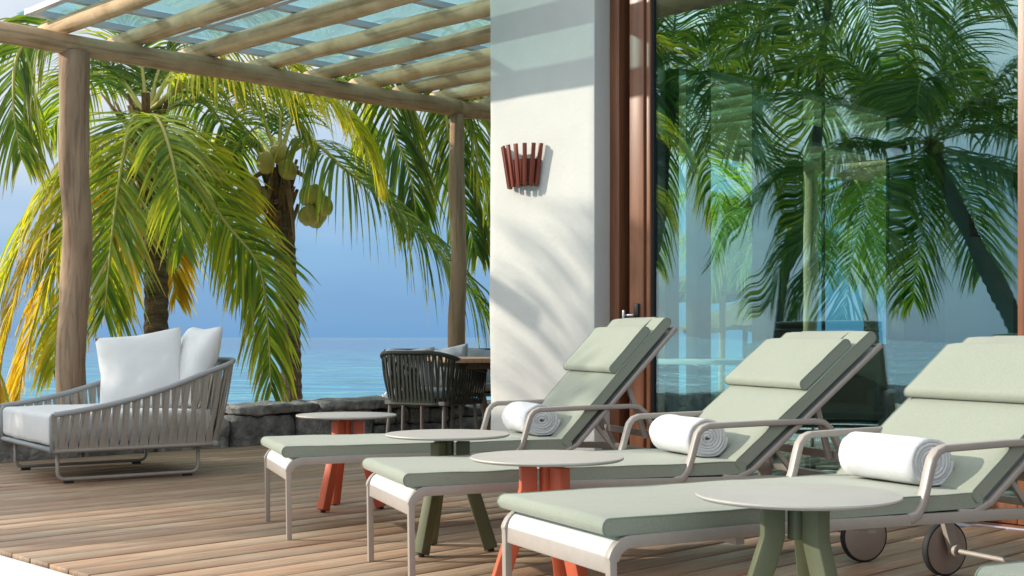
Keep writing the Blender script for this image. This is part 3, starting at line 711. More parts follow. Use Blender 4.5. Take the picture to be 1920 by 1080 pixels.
def towel(lroot_loc, a, lx, ly, label, seed, diam=.188, length=.36):
    """rolled towel lying across the seat"""
    ca, sa = math.cos(R(a)), math.sin(R(a))
    p = Vector((lroot_loc[0]+ca*lx-sa*ly, lroot_loc[1]+sa*lx+ca*ly, .381+.058))
    root = MB(); turns = 6.0; th = .0134; npt = int(turns*26); Rr = diam/2
    sec = []
    for i in range(npt+1):
        an = 2*math.pi*turns*i/npt; r_ = .008+(Rr-.008-th/2)*i/npt
        sec.append((an, r_))
    nsl = 9
    for j in range(nsl):
        yy = length*(j/(nsl-1)-.5)
        for (an, r_) in sec:
            rr = r_ + (.0045*noise.noise(Vector((math.cos(an)*2, math.sin(an)*2, yy*9+seed)))+.003*noise.noise(Vector((math.cos(an)*7, math.sin(an)*7, yy*26+seed))))*(r_/Rr)
            off = .010*noise.noise(Vector((an*.35, seed, 4 if j else 9))) if j in (0, nsl-1) else 0
            for q in (-th/2*.93, th/2*.93):
                x_ = math.cos(an)*(rr+q); z_ = math.sin(an)*(rr+q)
                zb = z_*.93
                if zb < -Rr*.80: zb = -Rr*.80+(zb+Rr*.80)*.3
                root.v.append((x_*1.06, yy+off, zb+Rr*.84))
    m_ = len(sec)*2
    for j in range(nsl-1):
        for i in range(len(sec)-1):
            a0 = j*m_+i*2; b0 = (j+1)*m_+i*2
            root.f.append((a0, a0+2, b0+2, b0)); root.f.append((a0+1, b0+1, b0+3, a0+3))
        e = (len(sec)-1)*2
        root.f.append((j*m_, (j+1)*m_, (j+1)*m_+1, j*m_+1)); root.f.append((j*m_+e, j*m_+e+1, (j+1)*m_+e+1, (j+1)*m_+e))
    for j in (0, nsl-1):
        for i in range(len(sec)-1):
            a0 = j*m_+i*2; root.f.append((a0, a0+1, a0+3, a0+2) if j == 0 else (a0, a0+2, a0+3, a0+1))
    o = root.build('rolled_towel', M['towel'], loc=p, smooth='all'); o.rotation_euler = (0, R(200), R(a)); 
    o.rotation_euler = (0, 0, R(a))
    tag(o, label, 'towel', 'rolled white towels on the loungers')
    return o
specs = [((-1.03, 5.98), 19.0, 47, 'smallest, farthest sage green lounger, standing before the white pillar'),
         ((-.376, 4.80), 19.5, 39.5, 'middle sage green lounger, between the coral and the olive legged tables'),
         ((.273, 3.60), 26.5, 37.5, 'large foreground sage green lounger with the olive legged table beside it'),
         ((1.35, 2.28), 28.0, 38, 'sage green cushion corner of a lounger at the bottom right edge')]
for i, (l, a, bk_, lab) in enumerate(specs):
    lounger(l, a, bk_, lab, seed=3+i*17)
towel(specs[0][0], 19, 1.30, .33, 'rolled white towel on the farthest lounger, before the white pillar', 1)
towel(specs[1][0], 19.5, 1.30, .32, 'rolled white towel on the middle lounger', 5)
towel(specs[2][0], 26.5, 1.325, .33, 'big rolled white towel on the foreground lounger', 9)

# ------------------------------------------------------------------ side tables
def side_table(x, y, rot, material, label, group):
    root = empty('side_table', (x, y, 0), R(rot), label=label, cat='side table', group=group)
    n_ = 72; s = MB(); pr = [(.0, .500), (.262, .500), (.270, .504), (.272, .508), (.270, .512), (.262, .5125), (0, .5125)]
    for k in range(n_):
        t_ = 2*math.pi*k/n_
        for (r_, z) in pr[1:-1]: s.v.append((r_*math.cos(t_), r_*math.sin(t_), z))
    m_ = 5
    for k in range(n_):
        for i in range(m_-1): s.f.append((k*m_+i, ((k+1) % n_)*m_+i, ((k+1) % n_)*m_+i+1, k*m_+i+1))
    s.f.append(tuple(k*m_ for k in range(n_-1, -1, -1))); s.f.append(tuple(k*m_+m_-1 for k in range(n_)))
    s.build('table_top', M['tabletop'], root, smooth=True, angle=50)
    s = MB(); s.tube([(0, 0, .482), (0, 0, .4995)], .05, 6); s.tube([(0, 0, .39), (0, 0, .4815)], .028, 6); s.build('hub', material, root, bevel=.003)
    for k in range(3):
        s = MB(); s.sweep([(.068, .478), (.068, .40), (.073, .38), (.19, .012)], -.023, .023, lambda t_: .058)
        lg = s.build('leg', material, root, rot=(0, 0, R(120*k)), bevel=.004)
        s = MB(); s.tube([(.192, 0, 0), (.188, 0, .016)], .014, 10); s.build('foot', M['rubber'], lg)
    return root
gC, gO = 'side tables on coral legs', 'side tables on olive green legs'
side_table(-.90, 7.10, -3, M['coral'], 'small round beige table on coral legs beyond the farthest lounger', gC)
side_table(-.281, 5.70, -3, M['olive'], 'small round beige table on olive green legs between the first two loungers', gO)
side_table(.123, 4.60, 70, M['coral'], 'round beige table on coral legs behind the foreground lounger', gC)
side_table(.765, 3.50, 62, M['olive'], 'large round beige table on olive legs in front of the foreground lounger', gO)

# ------------------------------------------------------------------ woven seats
def woven(root, outline, ztop, zbot, flare, n_str, sw, material, rimmat, cross=.9, fan=0.03):
    """outline(t)->(x,y) bottom path, ztop(t) rim height, straps run between bottom rail and rim; alternate straps lean"""
    def top(t_):
        x, y, nx, ny = outline(t_); h_ = ztop(t_)-zbot; return Vector((x+nx*flare*h_, y+ny*flare*h_, ztop(t_)))
    def bot(t_):
        x, y, nx, ny = outline(t_); return Vector((x, y, zbot))
    N = 60
    s = MB(); s.tube([top(i/N) for i in range(N+1)], .018, 8); s.build('rim', rimmat, root, smooth='all')
    s = MB(); s.tube([bot(i/N) for i in range(N+1)], .013, 8); s.build('bottom_rail', material, root, smooth='all')
    for k in range(n_str):
        t0 = (k+.5)/n_str; lean = (cross/n_str)*(1 if k % 2 else -1)
        A = bot(t0); B = top(min(1, max(0, t0+lean)))
        _, _, nx, ny = outline(t0); nrm = Vector((nx, ny, 0)); tg = Vector((-ny, nx, 0))
        off = nrm*(.011 if k % 2 else -.004); wv = random.uniform(-.006, .006)
        s = MB(); pts = []
        for i in range(7):
            f_ = i/6; p_ = A.lerp(B, f_) + off*math.sin(math.pi*f_)*1.0 + tg*wv*math.sin(math.pi*f_*1.5); pts.append(p_)
        for i in range(7):
            for (a_, b_) in ((-1, -1), (1, -1), (1, 1), (-1, 1)): s.v.append(tuple(pts[i]+tg*a_*sw/2+nrm*b_*.0035))
        for i in range(6):
            for q in range(4): s.f.append((i*4+q, i*4+(q+1) % 4, (i+1)*4+(q+1) % 4, (i+1)*4+q))
        s.build('strap', material, root)
def round_u(depth, width, r):
    """U path: near side front -> back -> far side front. x is depth from the front (0) to the back, y across"""
    segs = []; L1_ = depth-r; arcl = math.pi/2*r; L2_ = width-2*r; tot = 2*L1_+2*arcl+L2_
    def f(t_):
        d = t_*tot
        if d < L1_: return (d, 0, 0, -1)
        d -= L1_
        if d < arcl: a = d/r; return (depth-r+r*math.sin(a), r-r*math.cos(a), math.sin(a), -math.cos(a))
        d -= arcl
        if d < L2_: return (depth, r+d, 1, 0)
        d -= L2_
        if d < arcl: a = d/r; return (depth-r+r*math.cos(a), width-r+r*math.sin(a), math.cos(a), math.sin(a))
        d -= arcl
        return (depth-r-d, width, 0, 1)
    return f, tot
# daybed
SA_ = 35.0; SL = Vector((-2.885, 8.2, 0))
sofa = empty('daybed', SL, R(SA_), label='light grey woven rope daybed with white cushion at the left', cat='outdoor sofa')
SD, SW_ = 1.14, 1.22
fu, tot = round_u(SD, SW_, .16)
def zt(t_):
    x = max(0, fu(t_)[0]/SD); return .447+.13*x+.20*x**2.2
woven(sofa, fu, zt, .215, .20, 104, .033, M['strap'], M['rim'])
s = MB(); s.box((SD*.49, SW_/2, .215), (SD*.96, SW_-.03, .035)); s.build('seat_base', M['rim'], sofa, bevel=.008)
s = MB(); s.tube([(0, 0, .215), (-.004, 0, .43), (.01, 0, .446)], .016, 8); s.tube([(0, SW_, .215), (-.004, SW_, .43), (.01, SW_, .446)], .016, 8); s.tube([(0, 0, .222), (0, SW_, .222)], .016, 8); s.build('front_rail', M['rim'], sofa, smooth='all')
def rbox(name, c, size, r, material, parent=None, rot=None, loc=None, puff=0.0, seed=0):
    bm = bmesh.new(); bmesh.ops.create_cube(bm, size=1)
    for v in bm.verts: v.co = Vector((v.co.x*size[0], v.co.y*size[1], v.co.z*size[2]))
    bmesh.ops.bevel(bm, geom=bm.edges[:], offset=r, segments=4, profile=.5, affect='EDGES')
    bmesh.ops.subdivide_edges(bm, edges=[e for e in bm.edges if e.calc_length() > size[0]*.3], cuts=7, use_grid_fill=True)
    for v in bm.verts:
        x, y, z = v.co.x/size[0]*2, v.co.y/size[1]*2, v.co.z/size[2]*2
        v.co.z += math.copysign(1, z)*puff*(1-x*x)*(1-y*y)*min(1, abs(z)*1.2)
        v.co += Vector((.5, .5, 1))*.006*noise.noise(v.co*6+Vector((seed, 0, 0)))
        v.co += Vector(c)
    me = bpy.data.meshes.new(name); bm.to_mesh(me); bm.free(); me.shade_smooth()
    return link(name, me, material, parent, loc, rot)
rbox('seat_cushion', (SD*.47, SW_/2, .345), (SD*.94+.03, SW_-.06, .205), .035, M['white_fabric'], sofa, puff=.012)
for y0 in (.10, SW_-.10):
    s = MB(); pts = [(.06, y0, .20), (.06, y0, .07)] + [(.06+.045*(1-math.cos(a)), y0, .07-.045*math.sin(a)) for a in (R(30), R(60), R(90))] + [(SD-.19, y0, .025)] + [(SD-.19+.045*math.sin(a), y0, .07-.045*math.cos(a)) for a in (R(30), R(60), R(90))] + [(SD-.145, y0, .20)]
    s.tube(pts, .0125, 8); sl = s.build('sled_leg', M['metal_dark'] if False else M['metal'], sofa, smooth='all')
    for fx in (.13, SD-.22):
        s = MB(); s.box((fx, y0, .006), (.06, .03, .012)); s.build('foot', M['rubber'], sl)
def pillow(size, T, seed, material, mw, **k):
    n_ = 22; s = MB(); 
    for side in (1, -1):
        for i in range(n_+1):
            for j in range(n_+1):
                x, y = i/n_*2-1, j/n_*2-1
                e = (1-abs(x)**2.6)*(1-abs(y)**2.6); h_ = T/2*max(0, e)**.45
                pull = 1-.085*(1-abs(x*y))*(max(abs(x), abs(y))**3)
                w_ = .012*noise.noise(Vector((x*2, y*2, seed+side*3)))+.005*noise.noise(Vector((x*6, y*6, seed)))
                s.v.append((x*size/2*pull, y*size/2*pull, side*(h_+w_*min(1, e*3))))
    m_ = n_+1
    for sd_ in range(2):
        o_ = sd_*m_*m_
        for i in range(n_):
            for j in range(n_): s.f.append((o_+i*m_+j, o_+(i+1)*m_+j, o_+(i+1)*m_+j+1, o_+i*m_+j+1))
    me = s.mesh('pillow', smooth='all')
    bm = bmesh.new(); bm.from_mesh(me); bmesh.ops.remove_doubles(bm, verts=bm.verts, dist=.0008); bmesh.ops.recalc_face_normals(bm, faces=bm.faces); bm.to_mesh(me); bm.free(); me.shade_smooth()
    o = link('pillow', me, material); o.matrix_world = mw; return tag(o, **k)
def frame_at(c, xdir, ydir):
    x = Vector(xdir).normalized(); y = Vector(ydir); y = (y-x*y.dot(x)).normalized(); z = x.cross(y)
    return Matrix(((x.x, y.x, z.x, c[0]), (x.y, y.y, z.y, c[1]), (x.z, y.z, z.z, c[2]), (0, 0, 0, 1)))
def sofa_w(x, y, z): 
    c, s_ = math.cos(R(SA_)), math.sin(R(SA_)); return Vector((SL.x+c*x-s_*y, SL.y+s_*x+c*y, z))
pillow(.59, .19, 2, M['white_fabric'], frame_at(px(264, 697, 8.95), (1, .10, .14), (.12, .42, 1)), label='white square pillow facing the camera, leaning in the daybed', cat='pillow', group='white pillows on the daybed')
pillow(.58, .19, 6, M['white_fabric'], frame_at(px(362, 686, 9.02), (.57, -.82, 0), (.27, .18, .94)), label='white pillow against the high back corner of the daybed', cat='pillow', group='white pillows on the daybed')

# dark dining armchairs and table behind the pillar
def dining_chair(loc, rz, label, full=True):
    root = empty('dining_armchair', loc, rz, label=label, cat='armchair', group='dark woven armchairs round the dining table')
    D_, W_ = .56, .60; f_, _ = round_u(D_, W_, .14)
    def z_(t_):
        x = max(0, f_(t_)[0]/D_); return .655+.03*x+.125*x**2
    woven(root, f_, z_, .395, .16, 84, .019, M['strap_dark'], M['strap_dark'], cross=1.2)
    rbox('seat_cushion', (D_/2-.01, W_/2, .475), (D_-.05, W_-.06, .07), .02, M['grey_fabric'], root)
    s = MB(); s.box((D_/2, W_/2, .405), (D_-.02, W_-.02, .03)); s.build('seat_base', M['metal_dark'], root)
    for (x, y, ox, oy) in ((.05, .04, -.03, -.02), (D_-.05, .04, .04, -.02), (.05, W_-.04, -.03, .02), (D_-.05, W_-.04, .04, .02)):
        s = MB(); s.tube([(x, y, .40), (x+ox, y+oy, 0)], .0145, 10); s.build('leg', M['metal_dark'], root, smooth=True)
    return root
cp = px(834, 757, 10.35)
# chair local +x is towards its back; back faces left-front of the picture
dining_chair((cp.x-.24, cp.y+.787, 0), R(240), 'near dark green woven armchair with its back to the camera')
c2 = dining_chair((-.95, 12.1, 0), R(20), 'dark woven armchair on the far side of the dining table, left')
c2.location = (-.42, 11.75, 0); c2.rotation_euler = (0, 0, R(110))
c3 = copy_tree(c2); c3['label'] = 'dark woven armchair across the dining table, half hidden by the white pillar'
c3.location = (.02, 12.0, 0); c3.rotation_euler = (0, 0, R(100))
tb = empty('dining_table', (0, 0, 0), 0, label='grey wooden dining table with slanted legs behind the white pillar', cat='table')
tb.location = (.30, 11.1, 0); tb.rotation_euler = (0, 0, R(14))
s = MB()
for k in range(5):
    s = MB(); s.box((0, -.40+.2*k, .745), (1.9, .194, .035)); s.build('slat', M['post_grey'], tb, bevel=.003)
s = MB(); s.box((0, 0, .70), (1.7, .8, .05)); s.build('apron', M['dark_wood'], tb)
for (x, sg) in ((-.55, -1), (.75, 1)):
    for y in (-.32, .32):
        s = MB(); s.bar((x, y, .69), (x+sg*-.14, y, 0), .09, .05); s.build('leg', M['metal_dark'], tb, bevel=.003)
s = MB()
for k in range(60):
    a = random.uniform(0, 6.28); r_ = random.uniform(0, .05); h_ = random.uniform(.0, .10)
    c_ = Vector((-.44+math.cos(a)*r_, math.sin(a)*r_, .80+h_)); d_ = Vector((random.uniform(-1, 1), random.uniform(-1, 1), random.uniform(.2, 1))).normalized()*.03; e_ = d_.cross(Vector((random.random(), random.random(), .3))).normalized()*.009
    s.add([c_-d_, c_+e_, c_+d_, c_-e_], [(0, 1, 2, 3)])
pot = MB(); pot.tube([(-.44, 0, .763), (-.44, 0, .81)], lambda t_, i: .035+.01*t_, 12)
pr_ = empty('potted_plant', tb.location, R(14), label='tiny green plant in a pot on the dining table', cat='plant')
s.build('foliage', M['leaf'], pr_); pot.build('pot', M['white_paint'], pr_, smooth=True)
pillow(.44, .13, 11, M['grey_fabric'], frame_at(px(770, 697, 11.35), (1, .1, .05), (.1, .4, 1)), label='grey cushion in the far left armchair above the woven back', cat='cushion', group='grey cushions at the dining table')
pillow(.46, .13, 14, M['grey_fabric'], frame_at(px(833, 694, 11.6), (1, -.1, .15), (0, .5, 1)), label='grey cushion directly left of the slim log post', cat='cushion', group='grey cushions at the dining table')
pillow(.46, .13, 17, M['grey_fabric'], frame_at(px(915, 694, 12.3), (1, .0, -.05), (0, .5, 1)), label='grey cushion between the slim log post and the pillar', cat='cushion', group='grey cushions at the dining table')

# white ladder rail going down to the water
s = MB()
lr = empty('ladder_rail', px(715, 757, 16), 0, label='white tubular handrail going down to the sea behind the wall', cat='handrail')
lo = lr.location
A = [px(704, 759, 16), px(728, 735, 16), px(745, 722, 16)]; B = [px(716, 775, 15), px(738, 740, 15), px(752, 730, 15)]
s.tube([p_-lo for p_ in A], .02, 8); s.tube([A[0]-lo, A[0]-lo+Vector((0, 0, -1.6))], .02, 8); s.tube([A[1]-lo+Vector((-.06, 0, -.03)), A[1]-lo+Vector((.0, 0, -1.6))], .016, 8)
s.build('rail', M['white_paint'], lr, smooth=True)
s = MB(); s.tube([p_-lo for p_ in B], .02, 8); s.tube([B[0]-lo, B[0]-lo+Vector((0, 0, -1.5))], .02, 8); s.build('rail', M['white_paint'], lr, smooth=True)

# ------------------------------------------------------------------ palms
def frond(parent, org, pts, leaf_len, n_leaf, material, droop=.35, wid=.036, spread=58, side=None, rr=.022, seed=0, start=.13, up0=Vector((0, 0, 1)), rmat=None, gaps=.08):
    n_leaf = int(n_leaf*1.6); rng = random.Random(seed*131+7); P = crom(pts, 44); s = MB(); tones = []
    s.tube([p_-org for p_ in P], lambda t_, i: rr*(1-t_)**.8+.0035, 5, cap=False)
    tones += [(.8, 0.0)]*len(s.v)
    nr = len(s.f)
    for i in range(n_leaf):
        for sg in (-1, 1):
            if rng.random() < gaps: continue
            t_ = start+(1-start)*((i+rng.random()*.5)/n_leaf); g = t_*44; k = min(int(g), 43); f_ = g-k
            p_ = P[k].lerp(P[k+1], f_); T = (P[k+1]-P[k]).normalized()
            S = side.copy() if side is not None else T.cross(up0)
            S -= T*S.dot(T)
            if S.length < .15: S = T.cross(Vector((0, -1, .2)))
            S.normalize(); U = S.cross(T)
            if U.z < 0 and abs(T.z) < .97: U = -U
            L = leaf_len*(.40+.62*math.sin(math.pi*min(1, t_*.93+.05))**.8)*rng.uniform(.78, 1.12)*(.55 if rng.random() < .06 else 1)
            if t_ > .9: L *= 1-.35*(t_-.9)/.1
            an = R(spread*(1-.50*t_)+rng.uniform(-8, 8))
            d = (T*math.cos(an) + S*sg*math.sin(an) + U*rng.uniform(.05, .30)).normalized()
            dr = droop*rng.uniform(.75, 1.3); q = p_.copy(); ns = 5; w0 = wid*.72*rng.uniform(.8, 1.15)
            wv = T - d*T.dot(d)
            if wv.length < .1: wv = U
            wv.normalize(); tw = rng.uniform(-.6, .6)
            nrm = d.cross(wv); wv = wv*math.cos(tw)+nrm*math.sin(tw)
            base = len(s.v); tone = rng.random(); tipc = rng.uniform(0, 1)**2
            for j in range(ns+1):
                w_ = w0*(.55, .95, 1, .82, .5, .05)[j]
                s.v += [tuple(q-org-wv*w_/2), tuple(q-org+wv*w_/2)]; tones += [(tone, tipc*(j/ns)**2)]*2
                q = q + d*L/ns; d = (d+Vector((0, 0, -1))*dr/ns*2.0).normalized(); wv = (wv-d*wv.dot(d)).normalized()
            for j in range(ns): s.f.append((base+2*j, base+2*j+1, base+2*j+3, base+2*j+2))
    me = bpy.data.meshes.new('frond'); me.from_pydata(s.v, [], s.f); me.update()
    ca_ = me.color_attributes.new('tone', 'FLOAT_COLOR', 'POINT')
    buf = []
    for a_, b_ in tones: buf += [a_, b_, 0, 1]
    ca_.data.foreach_set('color', buf)
    me.materials.append(material); me.materials.append(rmat or M['rachis'])
    mi = [1]*nr+[0]*(len(s.f)-nr); me.polygons.foreach_set('material_index', mi); me.shade_smooth()
    o = link('frond', me, None, parent); return o
def arcpts(c, az, elev, L, sag=1.0, n_=5):
    """a frond that leaves c at azimuth/elevation (deg) and bends down under its weight"""
    d = Vector((math.cos(R(az))*math.cos(R(elev)), math.sin(R(az))*math.cos(R(elev)), math.sin(R(elev)))); p_ = Vector(c); out = [p_.copy()]
    for i in range(n_):
        p_ = p_ + d*L/n_; out.append(p_.copy()); d = (d+Vector((0, 0, -1))*sag*(.16+.10*i)).normalized()
    return out
def palm(name_label, base, crown, r0, r1, cat='palm tree', group=None, boots=True, lean=None):
    root = empty('palm_tree', base, label=name_label, cat=cat, group=group); org = Vector(base)
    mid = Vector(base).lerp(Vector(crown), .5)+(lean or Vector((.12, 0, 0)))
    pts = [p_-org for p_ in crom([base, mid, crown], 60)]
    s = MB(); s.tube(pts, lambda t_, i: (r0+(r1-r0)*min(1, t_*1.2))*(1+.05*(1 if i % 2 else -1)*1.0+.05*noise.noise(Vector((i*.7, r0*50, 0))))*(1.25-.25*min(1, t_*9)), 14)
    s.build('trunk', M['trunk'], root, smooth=True, angle=24)
    if boots:
        s = MB(); rng = random.Random(int(r0*1000)); top = pts[-1]
        for k in range(26):
            a = k*2.4; z0 = -.75+k*.028; c_ = top+Vector((math.cos(a)*r1*.8, math.sin(a)*r1*.8, z0))
            d_ = Vector((math.cos(a)*.10, math.sin(a)*.10, .30)); s.bar(c_, c_+d_*rng.uniform(.7, 1.3), .085, .03, up=Vector((math.cos(a), math.sin(a), 0)))
        for k in range(30):
            a = rng.uniform(0, 6.28); c_ = top+Vector((math.cos(a)*r1, math.sin(a)*r1, rng.uniform(-.5, .1)))
            s.bar(c_, c_+Vector((math.cos(a)*.05, math.sin(a)*.05, -rng.uniform(.2, .55))), .03, .006)
        s.build('crown_shaft', M['fibre'], root)
    return root, org
def coconuts(root, org, c, n_, rad, seed):
    rng = random.Random(seed)
    for k in range(n_):
        a = rng.uniform(0, 6.28); p_ = Vector(c)+Vector((math.cos(a)*rad, math.sin(a)*rad*.7, rng.uniform(-.14, .14)))-org
        bm = bmesh.new(); bmesh.ops.create_uvsphere(bm, u_segments=14, v_segments=10, radius=.105)
        for v in bm.verts: v.co.z *= 1.22; v.co *= 1-.05*math.cos(3*math.atan2(v.co.y, v.co.x))
        me = bpy.data.meshes.new('coconut'); bm.to_mesh(me); bm.free(); me.shade_smooth()
        o = link('coconut', me, M['coconut'], root, loc=p_, rot=(rng.uniform(-.6, .6), rng.uniform(-.6, .6), 0))

def X(*ps): return [px(*p_) for p_ in ps]
DA, DB = 13.6, 15.2
# palm A, left
A0 = px(268, 900, DA); A0.z = -.75
CAp = px(275, 222, DA)
pa, oa = palm('thick trunked coconut palm behind the daybed, golden lower fronds', A0, CAp, .135, .115, group='coconut palms beyond the sea wall')
FR = [  # pts, leaf length, n, material, droop, spread
 (X((275, 222, 13.5), (247, 226, 13.0), (225, 330, 12.5), (208, 460, 12.2), (196, 590, 12.1)), .95, 62, 'leaf', .25, 50, Vector((1, .2, 0))),
 (X((270, 235, 13.5), (180, 270, 13.2), (90, 360, 13.0), (20, 500, 12.9), (-20, 640, 12.9)), .95, 60, 'leaf_yel', .75, 60, None),
 (X((285, 205, 13.6), (360, 148, 13.4), (470, 140, 13.2), (600, 180, 13.1), (672, 250, 13.1), (704, 325, 13.1)), .95, 76, 'leaf_yel', 1.0, 62, None),
 (X((285, 205, 13.7), (350, 160, 13.6), (430, 140, 13.6), (520, 170, 13.7), (570, 250, 13.8)), .85, 60, 'leaf', 1.0, 62, None),
 (X((283, 245, 13.5), (345, 312, 13.1), (425, 420, 12.9), (485, 500, 12.8), (503, 620, 12.8), (508, 735, 12.8)), .80, 76, 'leaf', .55, 50, Vector((1, .1, 0))),
 (X((282, 240, 13.5), (340, 270, 13.3), (410, 350, 13.3), (440, 440, 13.3), (452, 560, 13.3)), .8, 56, 'leaf_yel', .5, 50, Vector((1, .1, 0))),
 (X((262, 260, 13.6), (190, 330, 13.4), (110, 470, 13.4), (60, 620, 13.4), (30, 760, 13.4)), .72, 56, 'leaf_gold', .8, 48, None),
 (X((262, 280, 13.6), (210, 380, 13.5), (165, 510, 13.4), (118, 640, 13.4)), .72, 50, 'leaf_gold', .8, 52, Vector((1, .2, 0))),
 (X((280, 280, 13.8), (300, 380, 13.9), (318, 470, 14.0), (330, 560, 14.0)), .62, 44, 'leaf_gold', .6, 48, Vector((1, 0, 0))),
 (X((265, 260, 13.9), (245, 360, 14.0), (225, 480, 14.0), (214, 560, 14.0)), .68, 48, 'leaf_gold', .7, 48, Vector((1, 0, 0))),
 (X((275, 210, 13.8), (262, 110, 14.0), (225, 30, 14.1), (150, -20, 14.2)), .9, 56, 'leaf_dark', .5, 62, None),
 (X((280, 205, 13.8), (310, 110, 14.0), (390, 40, 14.2), (500, 20, 14.4)), .9, 56, 'leaf_dark', .7, 62, None),
 (X((270, 210, 13.7), (210, 130, 13.9), (110, 70, 14.1), (10, 80, 14.2)), .95, 56, 'leaf_dark', .9, 62, None),
 (X((270, 215, 13.8), (200, 150, 14.3), (150, 160, 14.7), (90, 250, 15)), .9, 52, 'leaf', .8, 62, None),
 (X((285, 215, 13.9), (370, 190, 14.6), (420, 240, 15.2), (440, 340, 15.5)), .8, 48, 'leaf_dark', .8, 62, None),
 (X((270, 240, 13.4), (170, 280, 12.9), (120, 420, 12.5), (95, 540, 12.4)), .75, 50, 'leaf_yel', .8, 55, None),
 (X((272, 225, 13.3), (300, 230, 12.7), (330, 330, 12.2), (345, 470, 12.0)), .75, 50, 'leaf', .45, 50, Vector((1, .1, 0))),
 (X((230, 60, 12.4), (120, 30, 12.0), (40, 90, 11.8), (25, 190, 11.7), (40, 300, 11.7)), .85, 56, 'leaf', .7, 55, Vector((1, .1, 0))),
 (X((262, 250, 13.5), (150, 340, 12.9), (60, 480, 12.6), (10, 640, 12.5), (-10, 760, 12.5)), .75, 56, 'leaf_gold', .9, 50, None),
 (X((268, 240, 13.5), (200, 300, 12.8), (140, 430, 12.6), (110, 600, 12.5), (100, 700, 12.5)), .7, 50, 'leaf_yel', .8, 50, None),
 (X((275, 215, 13.6), (340, 120, 13.9), (450, 90, 14.2), (560, 130, 14.4), (640, 220, 14.5)), .95, 60, 'leaf_yel', 1.0, 60, None),
]
for i, (P_, ll, nl, mt, dr, sp, sd_) in enumerate(FR): frond(pa, oa, P_, ll, nl, M[mt], dr, .040, sp, sd_, .026, seed=i+1)
# dry flower stalks
for i, (a, b_) in enumerate((((262, 250), (190, 175)), ((285, 270), (365, 240)), ((262, 262), (215, 190)))):
    s = MB(); s.tube([px(a[0], a[1], 13.3)-oa, px((a[0]+b_[0])/2, (a[1]+b_[1])/2+8, 13.1)-oa, px(b_[0], b_[1], 13.0)-oa], lambda t_, j: .03*(1-t_)+.01, 7); s.build('flower_stalk', M['rachis_brown'], pa, smooth='all')
coconuts(pa, oa, px(300, 300, 13.4), 4, .14, 5)
# palm B, middle
B0 = px(552, 900, DB); B0.z = -.8
CBp = px(523, 322, DB)
pb_, ob = palm('slender coconut palm in the middle with hanging bunches of coconuts', B0, CBp, .115, .13, group='coconut palms beyond the sea wall', lean=Vector((.03, 0, 0)))
FB = [
 (X((528, 300, 15.0), (585, 268, 14.8), (650, 320, 14.5), (750, 400, 14.3), (850, 505, 14.1), (925, 610, 14.0)), 1.35, 84, 'leaf_dark', 1.15, 66, None),
 (X((518, 300, 15.2), (455, 270, 15.0), (410, 330, 14.9), (385, 430, 14.9)), .7, 48, 'leaf_dark', .8, 60, None),
 (X((520, 300, 15.3), (480, 200, 15.4), (400, 150, 15.5), (330, 190, 15.6)), .8, 50, 'leaf_dark', 1.0, 60, None),
 (X((525, 295, 15.4), (560, 200, 15.6), (640, 150, 15.8), (740, 180, 15.9), (790, 270, 16)), .9, 62, 'leaf', 1.0, 60, None),
 (X((523, 295, 15.4), (530, 190, 15.7), (560, 110, 16.0), (620, 80, 16.4)), .9, 50, 'leaf_dark', .8, 60, None),
 (X((520, 300, 15.6), (470, 250, 16.3), (450, 270, 17), (440, 340, 17.4)), .7, 40, 'leaf', .8, 60, None),
]
for i, (P_, ll, nl, mt, dr, sp, sd_) in enumerate(FB): frond(pb_, ob, P_, ll, nl, M[mt], dr, .038, sp, sd_, .026, seed=40+i)
coconuts(pb_, ob, px(597, 385, 14.9), 8, .15, 3); coconuts(pb_, ob, px(465, 368, 14.9), 8, .15, 4); coconuts(pb_, ob, px(517, 305, 14.8), 4, .15, 8)
for a, b_, c_ in (((535, 310), (570, 330), (592, 372)), ((510, 312), (480, 330), (463, 352)), ((535, 330), (548, 400), (552, 450)), ((512, 330), (500, 380), (498, 400))):
    s = MB(); s.tube([px(*a, 15)-ob, px(*b_, 14.9)-ob, px(*c_, 14.9)-ob], lambda t_, j: .028*(1-t_)+.012, 7); s.build('fruit_stalk', M['rachis_brown'], pb_, smooth='all')
# palm C: fronds hanging in from above, between beam and pillar
C0 = px(1010, 900, 17.5); C0.z = -.9
CCp = px(905, 90, 16.6)
pc, oc = palm('tall coconut palm behind the white pillar, fronds hanging beside the slim post', C0, CCp, .13, .12, group='coconut palms beyond the sea wall')
FC = [
 (X((900, 90, 16.6), (800, 40, 16.3), (735, 110, 16.0), (735, 230, 15.8), (770, 330, 15.7), (782, 420, 15.7)), 1.05, 74, 'leaf_dark', .9, 50, Vector((1, .1, 0))),
 (X((900, 90, 16.6), (840, 120, 16.3), (838, 230, 16.1), (862, 350, 16), (895, 480, 15.9)), 1.0, 66, 'leaf_dark', .9, 50, Vector((1, .1, 0))),
 (X((900, 90, 16.6), (820, 50, 16.6), (750, 100, 16.6), (700, 200, 16.6), (690, 320, 16.6)), .95, 60, 'leaf_yel', .9, 55, None),
 (X((900, 90, 16.6), (880, 200, 16.2), (905, 330, 16.1), (925, 460, 16.1)), .95, 60, 'leaf', .8, 55, None),
 (X((905, 90, 16.6), (980, 60, 16.2), (1060, 180, 16.0)), .95, 50, 'leaf', .8, 60, None),
 (X((905, 90, 16.8), (940, 0, 17.5), (1000, 30, 18.5)), .95, 50, 'leaf', .8, 60, None),
 (X((905, 90, 16.4), (930, 60, 15.5), (950, 160, 14.8)), .95, 50, 'leaf_dark', .8, 60, None),
]
for i, (P_, ll, nl, mt, dr, sp, sd_) in enumerate(FC): frond(pc, oc, P_, ll, nl, M[mt], dr, .042, sp, sd_, .026, seed=80+i)
